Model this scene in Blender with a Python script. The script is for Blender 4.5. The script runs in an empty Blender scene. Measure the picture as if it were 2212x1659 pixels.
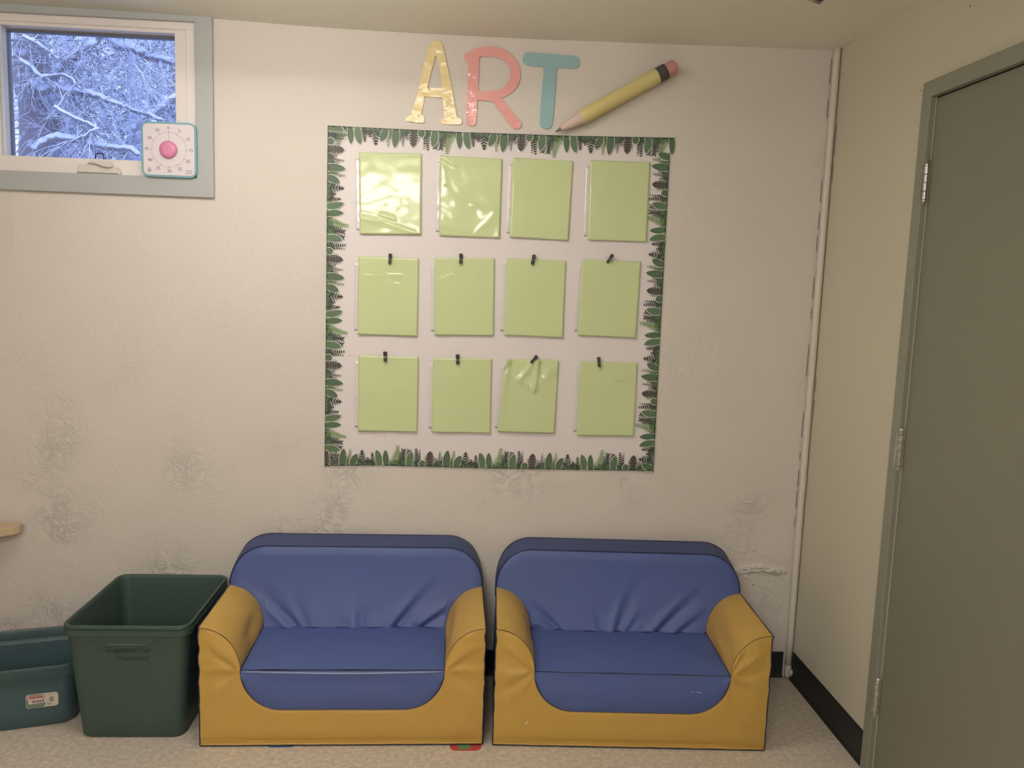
import bpy, bmesh, math, random
from mathutils import Vector, Matrix, noise
from math import sin, cos, pi, radians, sqrt, atan2

S = bpy.context.scene
COL = S.collection
random.seed(7)

# ------------------------------------------------------------------ camera, world, lights, exposure
cam_d = bpy.data.cameras.new('camera'); cam = bpy.data.objects.new('camera', cam_d); COL.objects.link(cam)
cam_d.sensor_width = 36.0; cam_d.lens = 28.909; cam_d.clip_start = 0.05; cam_d.clip_end = 200
_r, _u, _b = ((0.997722, -0.058239, 0.03405), (-0.026401, 0.127402, 0.9915), (-0.062082, -0.99014, 0.125574))
cam.matrix_world = Matrix(((_r[0], _u[0], _b[0], -1.32017), (_r[1], _u[1], _b[1], -2.99451), (_r[2], _u[2], _b[2], 1.50953), (0, 0, 0, 1)))
S.camera = cam

world = bpy.data.worlds.new('dusk_sky'); S.world = world; world.use_nodes = True
wn = world.node_tree.nodes; wl = world.node_tree.links; wn.clear()
w_out = wn.new('ShaderNodeOutputWorld'); w_bg = wn.new('ShaderNodeBackground')
w_bg.inputs['Color'].default_value = (0.50, 0.62, 1.0, 1); w_bg.inputs['Strength'].default_value = 1.9
wl.new(w_bg.outputs[0], w_out.inputs[0])

def area(name, loc, sx, sy, power, color, rot=(0, 0, 0)):
    d = bpy.data.lights.new(name, 'AREA'); d.shape = 'RECTANGLE'; d.size = sx; d.size_y = sy
    d.energy = power; d.color = color
    o = bpy.data.objects.new(name, d); o.location = loc; o.rotation_euler = rot; COL.objects.link(o); return o
WARM = (1.0, 0.915, 0.865)
# ceiling fluorescent fittings of the room: the nearest hangs just above the picture, the others behind the camera
FITTINGS = [(-1.92, -0.99, 10.0), (-1.96, -3.6, 27.0), (-1.96, -5.6, 27.0)]     # x, y, radiance of the lit diffuser (built further down)

S.cycles.max_bounces = 6; S.cycles.diffuse_bounces = 4; S.cycles.use_adaptive_sampling = True; S.cycles.adaptive_threshold = 0.03; S.cycles.glossy_bounces = 2; S.cycles.caustics_reflective = False; S.cycles.caustics_refractive = False
vs = S.view_settings
S.display_settings.display_device = 'sRGB'
vs.view_transform = 'Standard'; vs.look = 'None'; vs.exposure = 0.06; vs.gamma = 1.0; vs.use_curve_mapping = False

# ------------------------------------------------------------------ helpers
def M(name, color, rough=0.6, metal=0.0, spec=0.5, coat=0.0, coat_rough=0.1, bump=None, var=None, emit=None):
    """bump=(scale, strength, detail); var=(scale, amount 0..1, color2)"""
    m = bpy.data.materials.new(name); m.use_nodes = True
    nt = m.node_tree; b = nt.nodes['Principled BSDF']
    b.inputs['Base Color'].default_value = (*color, 1); b.inputs['Roughness'].default_value = rough
    b.inputs['Metallic'].default_value = metal; b.inputs['Specular IOR Level'].default_value = spec
    b.inputs['Coat Weight'].default_value = coat; b.inputs['Coat Roughness'].default_value = coat_rough
    if emit:
        b.inputs['Emission Color'].default_value = (*emit[0], 1); b.inputs['Emission Strength'].default_value = emit[1]
    tc = nt.nodes.new('ShaderNodeTexCoord')
    if var:
        n = nt.nodes.new('ShaderNodeTexNoise'); n.inputs['Scale'].default_value = var[0]; n.inputs['Detail'].default_value = 4
        nt.links.new(tc.outputs['Object'], n.inputs['Vector'])
        r = nt.nodes.new('ShaderNodeValToRGB'); r.color_ramp.elements[0].position = 0.35; r.color_ramp.elements[1].position = 0.65
        c2 = var[2]; a = var[1]
        r.color_ramp.elements[0].color = (*color, 1)
        r.color_ramp.elements[1].color = (*[color[i] * (1 - a) + c2[i] * a for i in range(3)], 1)
        nt.links.new(n.outputs[0], r.inputs[0]); nt.links.new(r.outputs[0], b.inputs['Base Color'])
    if bump:
        n = nt.nodes.new('ShaderNodeTexNoise'); n.inputs['Scale'].default_value = bump[0]; n.inputs['Detail'].default_value = bump[2]
        nt.links.new(tc.outputs['Object'], n.inputs['Vector'])
        bp = nt.nodes.new('ShaderNodeBump'); bp.inputs['Strength'].default_value = bump[1]; bp.inputs['Distance'].default_value = 0.002
        nt.links.new(n.outputs[0], bp.inputs['Height']); nt.links.new(bp.outputs[0], b.inputs['Normal'])
    return m

def link(name, me, mat=None, parent=None, smooth=False, loc=None):
    o = bpy.data.objects.new(name, me); COL.objects.link(o)
    if mat is not None:
        for mm in (mat if isinstance(mat, (list, tuple)) else [mat]): me.materials.append(mm)
    if parent: o.parent = parent
    if loc: o.location = loc
    if smooth:
        for p in me.polygons: p.use_smooth = True
    return o

def mesh(name, verts, faces, mat=None, parent=None, smooth=False, mi=None, loc=None):
    me = bpy.data.meshes.new(name); me.from_pydata([tuple(v) for v in verts], [], faces); me.validate()
    o = link(name, me, mat, parent, smooth, loc)
    if mi:
        for i, p in enumerate(me.polygons): p.material_index = mi[i]
    bm = bmesh.new(); bm.from_mesh(me); bmesh.ops.recalc_face_normals(bm, faces=bm.faces); bm.to_mesh(me); bm.free()
    return o

def sheet(name, verts, faces, mat, parent=None, smooth=True, mi=None):
    """open surface: keeps the winding given"""
    me = bpy.data.meshes.new(name); me.from_pydata([tuple(v) for v in verts], [], faces)
    o = link(name, me, mat, parent, smooth)
    if mi:
        for i, p in enumerate(me.polygons): p.material_index = mi[i]
    return o

class MB:
    """collects simple shapes into one mesh"""
    def __init__(s): s.v = []; s.f = []; s.mi = []
    def add(s, v, f, mi=0):
        k = len(s.v); s.v += [tuple(x) for x in v]; s.f += [tuple(i + k for i in q) for q in f]; s.mi += [mi] * len(f)
    def box(s, x0, x1, y0, y1, z0, z1, mi=0):
        v = [(x, y, z) for x in (x0, x1) for y in (y0, y1) for z in (z0, z1)]
        s.add(v, [(0, 1, 3, 2), (4, 6, 7, 5), (0, 4, 5, 1), (2, 3, 7, 6), (0, 2, 6, 4), (1, 5, 7, 3)], mi)
    def tube(s, pts, rad, n=8, mi=0, caps=True, closed=False):
        pts = [Vector(p) for p in pts]; N = len(pts); rr = rad if isinstance(rad, (list, tuple)) else [rad] * N
        v = []; prev = None
        for i, p in enumerate(pts):
            if closed: t = pts[(i + 1) % N] - pts[i - 1]
            else: t = pts[min(i + 1, N - 1)] - pts[max(i - 1, 0)]
            t.normalize() if t.length > 0 else None
            if prev is None:
                a = Vector((0, 0, 1)) if abs(t.z) < 0.9 else Vector((1, 0, 0))
                nrm = t.cross(a).normalized()
            else:
                nrm = (prev - t * prev.dot(t));
                nrm = nrm.normalized() if nrm.length > 1e-6 else t.orthogonal().normalized()
            prev = nrm; bn = t.cross(nrm)
            for k in range(n):
                a = 2 * pi * k / n; v.append(p + (nrm * cos(a) + bn * sin(a)) * rr[i])
        f = []
        for i in range(N if closed else N - 1):
            j = (i + 1) % N
            for k in range(n):
                f.append((i * n + k, i * n + (k + 1) % n, j * n + (k + 1) % n, j * n + k))
        if caps and not closed: f += [tuple(range(n))[::-1], tuple((N - 1) * n + k for k in range(n))]
        s.add(v, f, mi)
    def lathe(s, prof, c, axis='z', n=32, mi=0):
        """prof list of (r, h); closed at the ends when r == 0"""
        v = []; f = []
        for r, h in prof:
            for k in range(n):
                a = 2 * pi * k / n
                x, y = r * cos(a), r * sin(a)
                v.append({'z': (c[0] + x, c[1] + y, c[2] + h), 'y': (c[0] + x, c[1] + h, c[2] + y), 'x': (c[0] + h, c[1] + x, c[2] + y)}[axis])
        for i in range(len(prof) - 1):
            for k in range(n): f.append((i * n + k, i * n + (k + 1) % n, (i + 1) * n + (k + 1) % n, (i + 1) * n + k))
        f += [tuple(range(n))[::-1], tuple((len(prof) - 1) * n + k for k in range(n))]
        s.add(v, f, mi)
    def build(s, name, mat, parent=None, smooth=False, bevel=0, seg=2):
        o = mesh(name, s.v, s.f, mat, parent, smooth, s.mi)
        if bevel:
            md = o.modifiers.new('bevel', 'BEVEL'); md.width = bevel; md.segments = seg; md.limit_method = 'ANGLE'; md.angle_limit = radians(40)
        return o

def tag(o, label=None, cat=None, group=None, kind=None):
    if label: o['label'] = label
    if cat: o['category'] = cat
    if group: o['group'] = group
    if kind: o['kind'] = kind
    return o
def thing(name, label, cat, loc=(0, 0, 0), rz=0, group=None):
    o = bpy.data.objects.new(name, None); COL.objects.link(o); o.location = loc; o.rotation_euler = (0, 0, rz)
    o.empty_display_size = 0.05
    return tag(o, label, cat, group)

def prism_xz(name, outline, holes, y0, y1, mat, parent=None, bevel=0.0):
    """flat cut-out standing on the wall: outline in (x, z), between y0 (front) and y1 (back)"""
    bm = bmesh.new(); edges = []
    for loop in [outline] + holes:
        vs_ = [bm.verts.new((x, 0, z)) for x, z in loop]
        edges += [bm.edges.new((vs_[i], vs_[(i + 1) % len(vs_)])) for i in range(len(vs_))]
    r = bmesh.ops.triangle_fill(bm, edges=edges, use_beauty=True, use_dissolve=False)
    faces = [g for g in r['geom'] if isinstance(g, bmesh.types.BMFace)]
    for v in bm.verts: v.co.y = y1
    ex = bmesh.ops.extrude_face_region(bm, geom=bm.faces[:])
    for g in ex['geom']:
        if isinstance(g, bmesh.types.BMVert): g.co.y = y0
    bmesh.ops.recalc_face_normals(bm, faces=bm.faces)
    me = bpy.data.meshes.new(name); bm.to_mesh(me); bm.free()
    return link(name, me, mat, parent)

def smooth_loop(pts, n=3):
    """closed Catmull-Rom through the points"""
    out = []; N = len(pts)
    for i in range(N):
        p0, p1, p2, p3 = pts[i - 1], pts[i], pts[(i + 1) % N], pts[(i + 2) % N]
        d = sqrt((p2[0] - p1[0]) ** 2 + (p2[1] - p1[1]) ** 2)
        for k in range(n):
            t = k / n
            a = [0.5 * ((2 * p1[j]) + (-p0[j] + p2[j]) * t + (2 * p0[j] - 5 * p1[j] + 4 * p2[j] - p3[j]) * t * t + (-p0[j] + 3 * p1[j] - 3 * p2[j] + p3[j]) * t ** 3) for j in (0, 1)]
            out.append(tuple(a))
    return out

def text(name, s, size, mat, parent, loc, rz=0.0, extrude=0.0002, shear=0.0, roll=0.0, bold=0.0):
    """lettering standing in an xz plane, facing -y (before the parent's own turn)"""
    c = bpy.data.curves.new(name, 'FONT'); c.body = s; c.size = size; c.extrude = extrude; c.align_x = 'CENTER'; c.align_y = 'CENTER'
    c.shear = shear; c.offset = bold; c.resolution_u = 3
    t = bpy.data.objects.new(name, c); COL.objects.link(t)
    dg = bpy.context.evaluated_depsgraph_get(); me = bpy.data.meshes.new_from_object(t.evaluated_get(dg))
    bpy.data.objects.remove(t); me.name = name
    mt = Matrix.Translation(loc) @ Matrix.Rotation(rz, 4, 'Z') @ Matrix.Rotation(roll, 4, 'Y') @ Matrix.Rotation(pi / 2, 4, 'X')
    me.transform(mt)
    if parent is None: return me
    return link(name, me, mat, parent)

def fbm(x, y, z=0.0, o=3):
    s = 0; a = 1
    for i in range(o):
        s += a * noise.noise(Vector((x, y, z))); x *= 2.1; y *= 2.1; z *= 2.1; a *= 0.5
    return s

# ------------------------------------------------------------------ measured outlines, in metres on the wall (x, z)
A_OUT = [(-1.4557, 2.3075), (-1.4526, 2.3157), (-1.4435, 2.3206), (-1.4296, 2.3222), (-1.4202, 2.3173), (-1.4144, 2.3074), (-1.4053, 2.2743), (-1.3961, 2.2389), (-1.3873, 2.2033), (-1.3784, 2.1677), (-1.3714, 2.1272), (-1.3634, 2.0912), (-1.3581, 2.0678), (-1.344, 2.0657), (-1.3416, 2.0475), (-1.3622, 2.0439), (-1.3857, 2.0437), (-1.4069, 2.0446), (-1.415, 2.0502), (-1.4152, 2.0593), (-1.4026, 2.063), (-1.4029, 2.0758), (-1.4068, 2.1029), (-1.4102, 2.1277), (-1.4136, 2.1334), (-1.4253, 2.1329), (-1.4533, 2.1334), (-1.4743, 2.1338), (-1.4762, 2.1133), (-1.4804, 2.0904), (-1.4834, 2.0731), (-1.4744, 2.068), (-1.4722, 2.0522), (-1.4772, 2.0442), (-1.517, 2.0461), (-1.5347, 2.048), (-1.5368, 2.0584), (-1.5211, 2.0682), (-1.5154, 2.0889), (-1.5065, 2.1119), (-1.4978, 2.144), (-1.4915, 2.1759), (-1.4851, 2.2077), (-1.4766, 2.244), (-1.468, 2.2779)]
A_IN = [(-1.4387, 2.2736), (-1.4438, 2.25), (-1.4519, 2.2182), (-1.4582, 2.1887), (-1.4642, 2.1627), (-1.44, 2.1639), (-1.413, 2.166), (-1.4174, 2.1974), (-1.4239, 2.2331), (-1.4316, 2.2663)]
R_OUT = [(-1.3379, 2.2799), (-1.3335, 2.2868), (-1.3219, 2.2918), (-1.3082, 2.3015), (-1.2805, 2.3096), (-1.2479, 2.3134), (-1.2197, 2.3103), (-1.1913, 2.3005), (-1.1672, 2.2815), (-1.15, 2.2598), (-1.1409, 2.2287), (-1.1433, 2.2014), (-1.1542, 2.1782), (-1.1725, 2.1592), (-1.1956, 2.1454), (-1.205, 2.1431), (-1.2, 2.1351), (-1.1755, 2.1089), (-1.1508, 2.0803), (-1.1351, 2.065), (-1.1317, 2.0491), (-1.1399, 2.0395), (-1.1565, 2.0388), (-1.1662, 2.0452), (-1.1884, 2.0718), (-1.2131, 2.1026), (-1.2351, 2.1267), (-1.2422, 2.13), (-1.2658, 2.1298), (-1.2893, 2.1287), (-1.2892, 2.0946), (-1.2905, 2.058), (-1.2953, 2.0441), (-1.3103, 2.0411), (-1.3222, 2.0452), (-1.3259, 2.0587), (-1.3252, 2.1021), (-1.3245, 2.1475), (-1.3241, 2.2018), (-1.324, 2.2491), (-1.3327, 2.2599), (-1.3376, 2.2687)]
R_IN = [(-1.2859, 2.2734), (-1.2655, 2.2776), (-1.2374, 2.2781), (-1.2139, 2.2738), (-1.1924, 2.2623), (-1.1791, 2.2449), (-1.1756, 2.2225), (-1.1809, 2.1996), (-1.1944, 2.1808), (-1.2152, 2.1699), (-1.2433, 2.1649), (-1.2856, 2.163), (-1.2857, 2.2172)]
T_OUT = [(-1.1278, 2.2947), (-1.1185, 2.2996), (-1.055, 2.2996), (-1.0077, 2.297), (-0.9508, 2.2953), (-0.9387, 2.2882), (-0.9347, 2.2726), (-0.9397, 2.2587), (-0.9514, 2.2536), (-0.9822, 2.253), (-1.0129, 2.252), (-1.0135, 2.2076), (-1.0163, 2.1619), (-1.0183, 2.1161), (-1.0212, 2.0701), (-1.0239, 2.0539), (-1.0331, 2.0456), (-1.0473, 2.0436), (-1.0604, 2.0499), (-1.0657, 2.0635), (-1.0657, 2.1139), (-1.0637, 2.1597), (-1.0617, 2.2053), (-1.0602, 2.2529), (-1.0862, 2.2539), (-1.117, 2.2569), (-1.129, 2.2631), (-1.1351, 2.2763)]
PENCIL = [(-1.0129, 2.0301), (-0.9921, 2.0425), (-0.9205, 2.0863), (-0.6596, 2.2365), (-0.6321, 2.256), (-0.6098, 2.267)]
PAPERS = [[(-1.6976, 1.9346), (-1.4792, 1.9395), (-1.476, 1.6584), (-1.6915, 1.6517)], [(-1.4138, 1.9362), (-1.194, 1.9334), (-1.1961, 1.6564), (-1.4104, 1.6568)], [(-1.1564, 1.9395), (-0.9416, 1.9364), (-0.9485, 1.6568), (-1.1595, 1.6608)], [(-0.8802, 1.942), (-0.6646, 1.9435), (-0.6635, 1.6625), (-0.8784, 1.6609)], [(-1.6956, 1.5736), (-1.4819, 1.5745), (-1.482, 1.2954), (-1.6958, 1.2958)], [(-1.4256, 1.5799), (-1.2109, 1.5841), (-1.2065, 1.3062), (-1.4194, 1.3016)], [(-1.1677, 1.587), (-0.9526, 1.5847), (-0.953, 1.306), (-1.1694, 1.3092)], [(-0.894, 1.5911), (-0.6786, 1.5906), (-0.6836, 1.3127), (-0.8996, 1.3163)], [(-1.6919, 1.2209), (-1.4757, 1.2206), (-1.476, 0.9439), (-1.6903, 0.9422)], [(-1.4233, 1.2185), (-1.2095, 1.2216), (-1.2076, 0.9456), (-1.4225, 0.9439)], [(-1.1615, 1.2229), (-0.9638, 1.2241), (-0.9695, 0.9502), (-1.1803, 0.9521)], [(-0.8851, 1.2211), (-0.6711, 1.2204), (-0.6722, 0.9467), (-0.8863, 0.9441)]]
CLIPS = [(-1.5838, 1.5706, 4), (-1.332, 1.5795, 0), (-1.0717, 1.5855, 10), (-0.7939, 1.5987, 31), (-1.5958, 1.2201, -2), (-1.3339, 1.2175, -3), (-1.0557, 1.2254, 38), (-0.8163, 1.222, -8)]
BOARD = [(-1.8057, 2.0219), (-1.5067, 2.0194), (-1.2022, 2.0202), (-0.8923, 2.025), (-0.597, 2.0323), (-0.5914, 1.7358), (-0.5928, 1.4348), (-0.5887, 0.8129), (-1.2182, 0.8116), (-1.812, 0.8064), (-1.8096, 1.4286)]
EDGE_TOP = [(-1.807, 2.0215), (-1.5066, 2.0191), (-1.2023, 2.0199), (-0.8926, 2.0247), (-0.5774, 2.0329)]
EDGE_RIGHT = [(-0.589, 0.8098), (-0.5911, 1.1263), (-0.5932, 1.4348), (-0.5936, 1.7356), (-0.5944, 1.9805)]
EDGE_LEFT = [(-1.807, 2.0215), (-1.8085, 1.7377), (-1.8092, 1.4286), (-1.81, 1.1282), (-1.8116, 0.806)]
EDGE_BOTTOM = [(-1.8116, 0.8095), (-1.6025, 0.8147), (-1.2183, 0.8121), (-0.9066, 0.8131), (-0.5893, 0.8152)]
GAPS = {'bottom': [(-1.6016, 0.8103), (-1.2207, 0.8129), (-0.8421, 0.8136)], 'top': [(-1.711, 2.0195), (-1.3325, 2.0205), (-0.9547, 2.0244)], 'left': [(-1.8101, 1.735), (-1.8096, 1.3546), (-1.8109, 0.9762)], 'right': [(-0.5927, 1.6915), (-0.5914, 1.3124), (-0.5906, 0.9321)]}
CEIL = [(-2.8965, 2.3697), (-2.1887, 2.3587), (-1.8848, 2.3486), (-1.5687, 2.3448), (-1.0538, 2.3461), (-0.5277, 2.3543), (-0.0239, 2.3629)]
TIMER = [(-2.4314, 2.0011), (-2.2459, 2.0063), (-2.2485, 1.8203), (-2.4386, 1.8172)]
TRUNK = [(-4.781, 4.0, 3.467, 0.09), (-4.777, 4.0, 3.314, 0.085), (-4.779, 4.0, 3.113, 0.1), (-4.777, 4.0, 2.934, 0.12), (-4.729, 4.0, 2.756, 0.15), (-4.712, 4.0, 2.576, 0.16), (-4.715, 4.0, 2.332, 0.18), (-4.72, 4.0, 2.023, 0.2)]
BR1 = [(-4.88, 4.2, 2.852), (-4.815, 4.2, 2.947), (-4.7, 4.2, 3.057), (-4.622, 4.2, 3.147), (-4.521, 4.2, 3.213), (-4.426, 4.2, 3.279), (-4.363, 4.2, 3.337), (-4.298, 4.2, 3.432)]
BR2 = [(-4.633, 3.8, 2.838), (-4.492, 3.8, 2.867), (-4.381, 3.8, 2.849), (-4.293, 3.8, 2.842), (-4.206, 3.8, 2.822), (-4.118, 3.8, 2.791), (-4.001, 3.8, 2.75), (-3.853, 3.8, 2.703), (-3.705, 3.8, 2.657)]
BR3 = [(-4.592, 3.6, 2.362), (-4.492, 3.6, 2.43), (-4.428, 3.6, 2.461), (-4.331, 3.6, 2.46), (-4.24, 3.6, 2.441), (-4.131, 3.6, 2.423), (-4.016, 3.6, 2.404), (-3.9, 3.6, 2.404), (-3.814, 3.6, 2.361)]
BR4 = [(-4.496, 4.6, 3.569), (-4.382, 4.6, 3.421), (-4.271, 4.6, 3.394), (-4.173, 4.6, 3.366), (-4.075, 4.6, 3.319), (-3.976, 4.6, 3.311), (-3.778, 4.6, 3.249)]
BR5 = [(-4.061, 4.1, 2.622), (-3.935, 4.1, 2.727), (-3.84, 4.1, 2.78), (-3.758, 4.1, 2.846), (-3.651, 4.1, 2.912), (-3.494, 4.1, 3.018)]
BR6 = [(-4.836, 3.9, 2.874), (-4.771, 3.9, 2.853), (-4.714, 3.9, 2.796), (-4.682, 3.9, 2.715)]
BR7 = [(-4.696, 3.7, 3.211), (-4.583, 3.7, 3.166), (-4.5, 3.7, 3.108), (-4.438, 3.7, 3.065), (-4.392, 3.7, 3.056)]
BR8 = [(-4.725, 3.7, 3.04), (-4.63, 3.7, 2.987), (-4.558, 3.7, 2.922), (-4.465, 3.7, 2.938), (-4.362, 3.7, 2.932), (-4.306, 3.7, 2.877)]
BR9 = [(-4.39, 3.5, 2.672), (-4.28, 3.5, 2.615), (-4.168, 3.5, 2.569), (-4.079, 3.5, 2.528), (-4.172, 3.5, 2.468), (-4.218, 3.5, 2.443)]
SAP1 = [(-4.519, 6.0, 2.932), (-4.475, 6.0, 3.169), (-4.439, 6.0, 3.405), (-4.404, 6.0, 3.6), (-4.391, 6.0, 3.87)]
SAP2 = [(-4.601, 6.3, 2.981), (-4.584, 6.3, 3.466), (-4.603, 6.3, 3.705), (-4.623, 6.3, 3.942)]
CRV = [(-4.337, 5.2, 3.051), (-4.305, 5.2, 3.229), (-4.274, 5.2, 3.33), (-4.279, 5.2, 3.428)]

# ------------------------------------------------------------------ materials
def plaster(name, col, col2, strength, dist, streak):
    m = bpy.data.materials.new(name); m.use_nodes = True; nt = m.node_tree; N = nt.nodes; L = nt.links; b = N['Principled BSDF']
    b.inputs['Roughness'].default_value = 0.55; b.inputs['Specular IOR Level'].default_value = 0.35
    tc = N.new('ShaderNodeTexCoord')
    def nz(scale, det, dis=0.0, rough=0.5):
        n = N.new('ShaderNodeTexNoise'); n.inputs['Scale'].default_value = scale; n.inputs['Detail'].default_value = det
        n.inputs['Distortion'].default_value = dis; n.inputs['Roughness'].default_value = rough; L.new(tc.outputs['Object'], n.inputs['Vector']); return n
    def ma(op, a, b_, c=None):
        n = N.new('ShaderNodeMath'); n.operation = op
        for i, x in enumerate((a, b_, c)):
            if x is None: continue
            if isinstance(x, (int, float)): n.inputs[i].default_value = x
            else: L.new(x, n.inputs[i])
        return n.outputs[0]
    cr = N.new('ShaderNodeValToRGB'); cr.color_ramp.elements[0].position = 0.3; cr.color_ramp.elements[1].position = 0.7
    cr.color_ramp.elements[0].color = (*col, 1); cr.color_ramp.elements[1].color = (*col2, 1)
    L.new(nz(1.6, 3).outputs[0], cr.inputs[0]); L.new(cr.outputs[0], b.inputs['Base Color'])
    big = nz(5, 3, 0.3).outputs[0]; fine = nz(55, 5, 0.0, 0.6).outputs[0]
    # trowel marks: thin ridges that run in swirling strokes, only in patches
    rid = nz(17, 5, 1.7, 0.62).outputs[0]
    rid = ma('POWER', ma('SUBTRACT', 1.0, ma('MULTIPLY', ma('ABSOLUTE', ma('SUBTRACT', rid, 0.5), None), 6.0)), 3.0)
    rid = ma('MAXIMUM', rid, 0.0)
    mask = N.new('ShaderNodeMapRange'); mask.inputs[1].default_value = 0.5; mask.inputs[2].default_value = 0.68
    L.new(nz(3.1, 2).outputs[0], mask.inputs[0])
    sep = N.new('ShaderNodeSeparateXYZ'); L.new(tc.outputs['Object'], sep.inputs[0])
    low = N.new('ShaderNodeMapRange'); low.inputs[1].default_value = 1.5; low.inputs[2].default_value = 0.7; low.inputs[3].default_value = 0.12; low.inputs[4].default_value = 1.0
    L.new(sep.outputs[2], low.inputs[0])
    st = ma('MULTIPLY', ma('MULTIPLY', rid, mask.outputs[0]), ma('MULTIPLY', low.outputs[0], streak))
    h = ma('ADD', ma('ADD', ma('MULTIPLY', big, 1.6), ma('MULTIPLY', fine, 0.4)), st)
    bp = N.new('ShaderNodeBump'); bp.inputs['Strength'].default_value = strength; bp.inputs['Distance'].default_value = dist
    L.new(h, bp.inputs['Height']); L.new(bp.outputs[0], b.inputs['Normal'])
    return m
m_wall = plaster('painted_plaster', (0.665, 0.625, 0.575), (0.69, 0.655, 0.60), 0.75, 0.0048, 0.68)
m_wall_r = plaster('painted_side_wall', (0.61, 0.575, 0.45), (0.63, 0.595, 0.47), 0.25, 0.002, 0.0)
m_ceil = plaster('painted_ceiling', (0.82, 0.80, 0.70), (0.84, 0.82, 0.73), 0.3, 0.002, 0.0)
m_trim = M('grey_trim_paint', (0.43, 0.455, 0.455), 0.45, bump=(60, 0.2, 2))
m_white = M('white_vinyl', (0.80, 0.76, 0.74), 0.35)
m_ivory = M('ivory_plastic', (0.66, 0.64, 0.60), 0.4)
m_gasket = M('dark_screen_frame', (0.16, 0.16, 0.19), 0.5)
m_black = M('black_plastic', (0.02, 0.02, 0.025), 0.45)
m_door = M('olive_grey_door_paint', (0.225, 0.225, 0.17), 0.5, bump=(35, 0.25, 3))
m_doorframe = M('olive_grey_frame_paint', (0.27, 0.275, 0.215), 0.5, bump=(35, 0.25, 3))
m_gap = M('joint_shadow', (0.03, 0.03, 0.028), 0.9)  # near-black filler painting the shadow in the gap round the door
m_metal = M('worn_steel', (0.42, 0.40, 0.37), 0.35, metal=0.8, var=(60, 0.6, (0.25, 0.23, 0.2)))
m_cove = M('black_rubber_cove', (0.022, 0.024, 0.024), 0.5, spec=0.4)
m_pipe = M('painted_pipe', (0.66, 0.63, 0.56), 0.45, bump=(40, 0.3, 3))
m_pit = M('bare_pit', (0.06, 0.05, 0.045), 0.9)

# speckled sheet-vinyl floor
m_floor = bpy.data.materials.new('speckled_vinyl_floor'); m_floor.use_nodes = True
nt = m_floor.node_tree; b = nt.nodes['Principled BSDF']; b.inputs['Roughness'].default_value = 0.42
tc = nt.nodes.new('ShaderNodeTexCoord')
def _n(sc, d, a, bb, c0, c1):
    n = nt.nodes.new('ShaderNodeTexNoise'); n.inputs['Scale'].default_value = sc; n.inputs['Detail'].default_value = d
    nt.links.new(tc.outputs['Object'], n.inputs['Vector'])
    r = nt.nodes.new('ShaderNodeValToRGB'); r.color_ramp.elements[0].position = a; r.color_ramp.elements[1].position = bb
    r.color_ramp.elements[0].color = c0; r.color_ramp.elements[1].color = c1; nt.links.new(n.outputs[0], r.inputs[0]); return r
a1 = _n(62, 9, 0.36, 0.66, (0.56, 0.495, 0.405, 1), (0.72, 0.655, 0.56, 1))
a2 = _n(330, 2, 0.40, 0.50, (0.70, 0.66, 0.58, 1), (1, 1, 1, 1))
mx = nt.nodes.new('ShaderNodeMix'); mx.data_type = 'RGBA'; mx.blend_type = 'MULTIPLY'; mx.inputs[0].default_value = 0.35
nt.links.new(a1.outputs[0], mx.inputs[6]); nt.links.new(a2.outputs[0], mx.inputs[7]); nt.links.new(mx.outputs[2], b.inputs['Base Color'])

# ------------------------------------------------------------------ room shell
ZC = 2.36
RX0, RX1, RY0, RY1 = -5.2, 0.0, -7.0, 0.0
def struct(o): o['kind'] = 'structure'; return o
s = MB(); s.box(RX0 - 0.1, RX1 + 0.1, RY0 - 0.1, RY1 + 0.15, -0.1, 0.0); struct(s.build('floor', m_floor))
# ceiling: an old, slightly sagging plaster slab
def ceil_z(x):
    P = CEIL
    if x <= P[0][0]: return P[0][1]
    for (xa, za), (xb, zb) in zip(P, P[1:]):
        if x <= xb: return za + (zb - za) * (x - xa) / (xb - xa)
    return P[-1][1]
cx = [RX0 - .1, -4, -3.4] + [-3 + i * 0.15 for i in range(20)] + [0.0, 0.1]
cy = [RY1 + 0.15, 0.0, -0.3, -0.8, -2, -4, RY0 - .1]
v = [(x, y, ceil_z(x)) for y in cy for x in cx] + [(x, y, ceil_z(x) + 0.12) for y in cy for x in cx]
nx, ny = len(cx), len(cy); f = []
for j in range(ny - 1):
    for i in range(nx - 1):
        a = j * nx + i; q = (a, a + 1, a + 1 + nx, a + nx); f.append(q); f.append(tuple(t + nx * ny for t in q[::-1]))
ceiling = struct(mesh('ceiling', v, f, m_ceil, smooth=True))
# back wall with its window opening
WX0, WX1, WZ0, WZ1 = -2.965, -2.253, 1.822, 2.342
s = MB(); T = 0.13
s.box(RX0, WX0, 0, T, -0.05, 2.42); s.box(WX1, RX1 + 0.13, 0, T, -0.05, 2.42); s.box(WX0, WX1, 0, T, -0.05, WZ0); s.box(WX0, WX1, 0, T, WZ1, 2.42)
wall_back = struct(s.build('wall_back', m_wall))
# side walls and the wall behind the camera
DY0, DY1, DZ = -1.56, -0.66, 2.06       # door opening in the right wall
s = MB(); s.box(0, T, DY1 + 0.005, 0.0, -0.05, 2.42); s.box(0, T, RY0, DY0 - 0.005, -0.05, 2.42); s.box(0, T, DY0 - 0.005, DY1 + 0.005, DZ + 0.006, 2.42)
wall_right = struct(s.build('wall_right', m_wall_r))
m_far = M('wall_darkened_for_bounce', (0.36, 0.34, 0.29), .7)  # unseen walls given a dark tone to cut the bounced fill light
s = MB(); s.box(RX0 - T, RX0, RY0, T, -0.05, 2.42); struct(s.build('wall_left', m_far))
s = MB(); s.box(RX0 - T, RX1 + T, RY0 - T, RY0, -0.05, 2.42); struct(s.build('wall_front', m_far))

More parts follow.
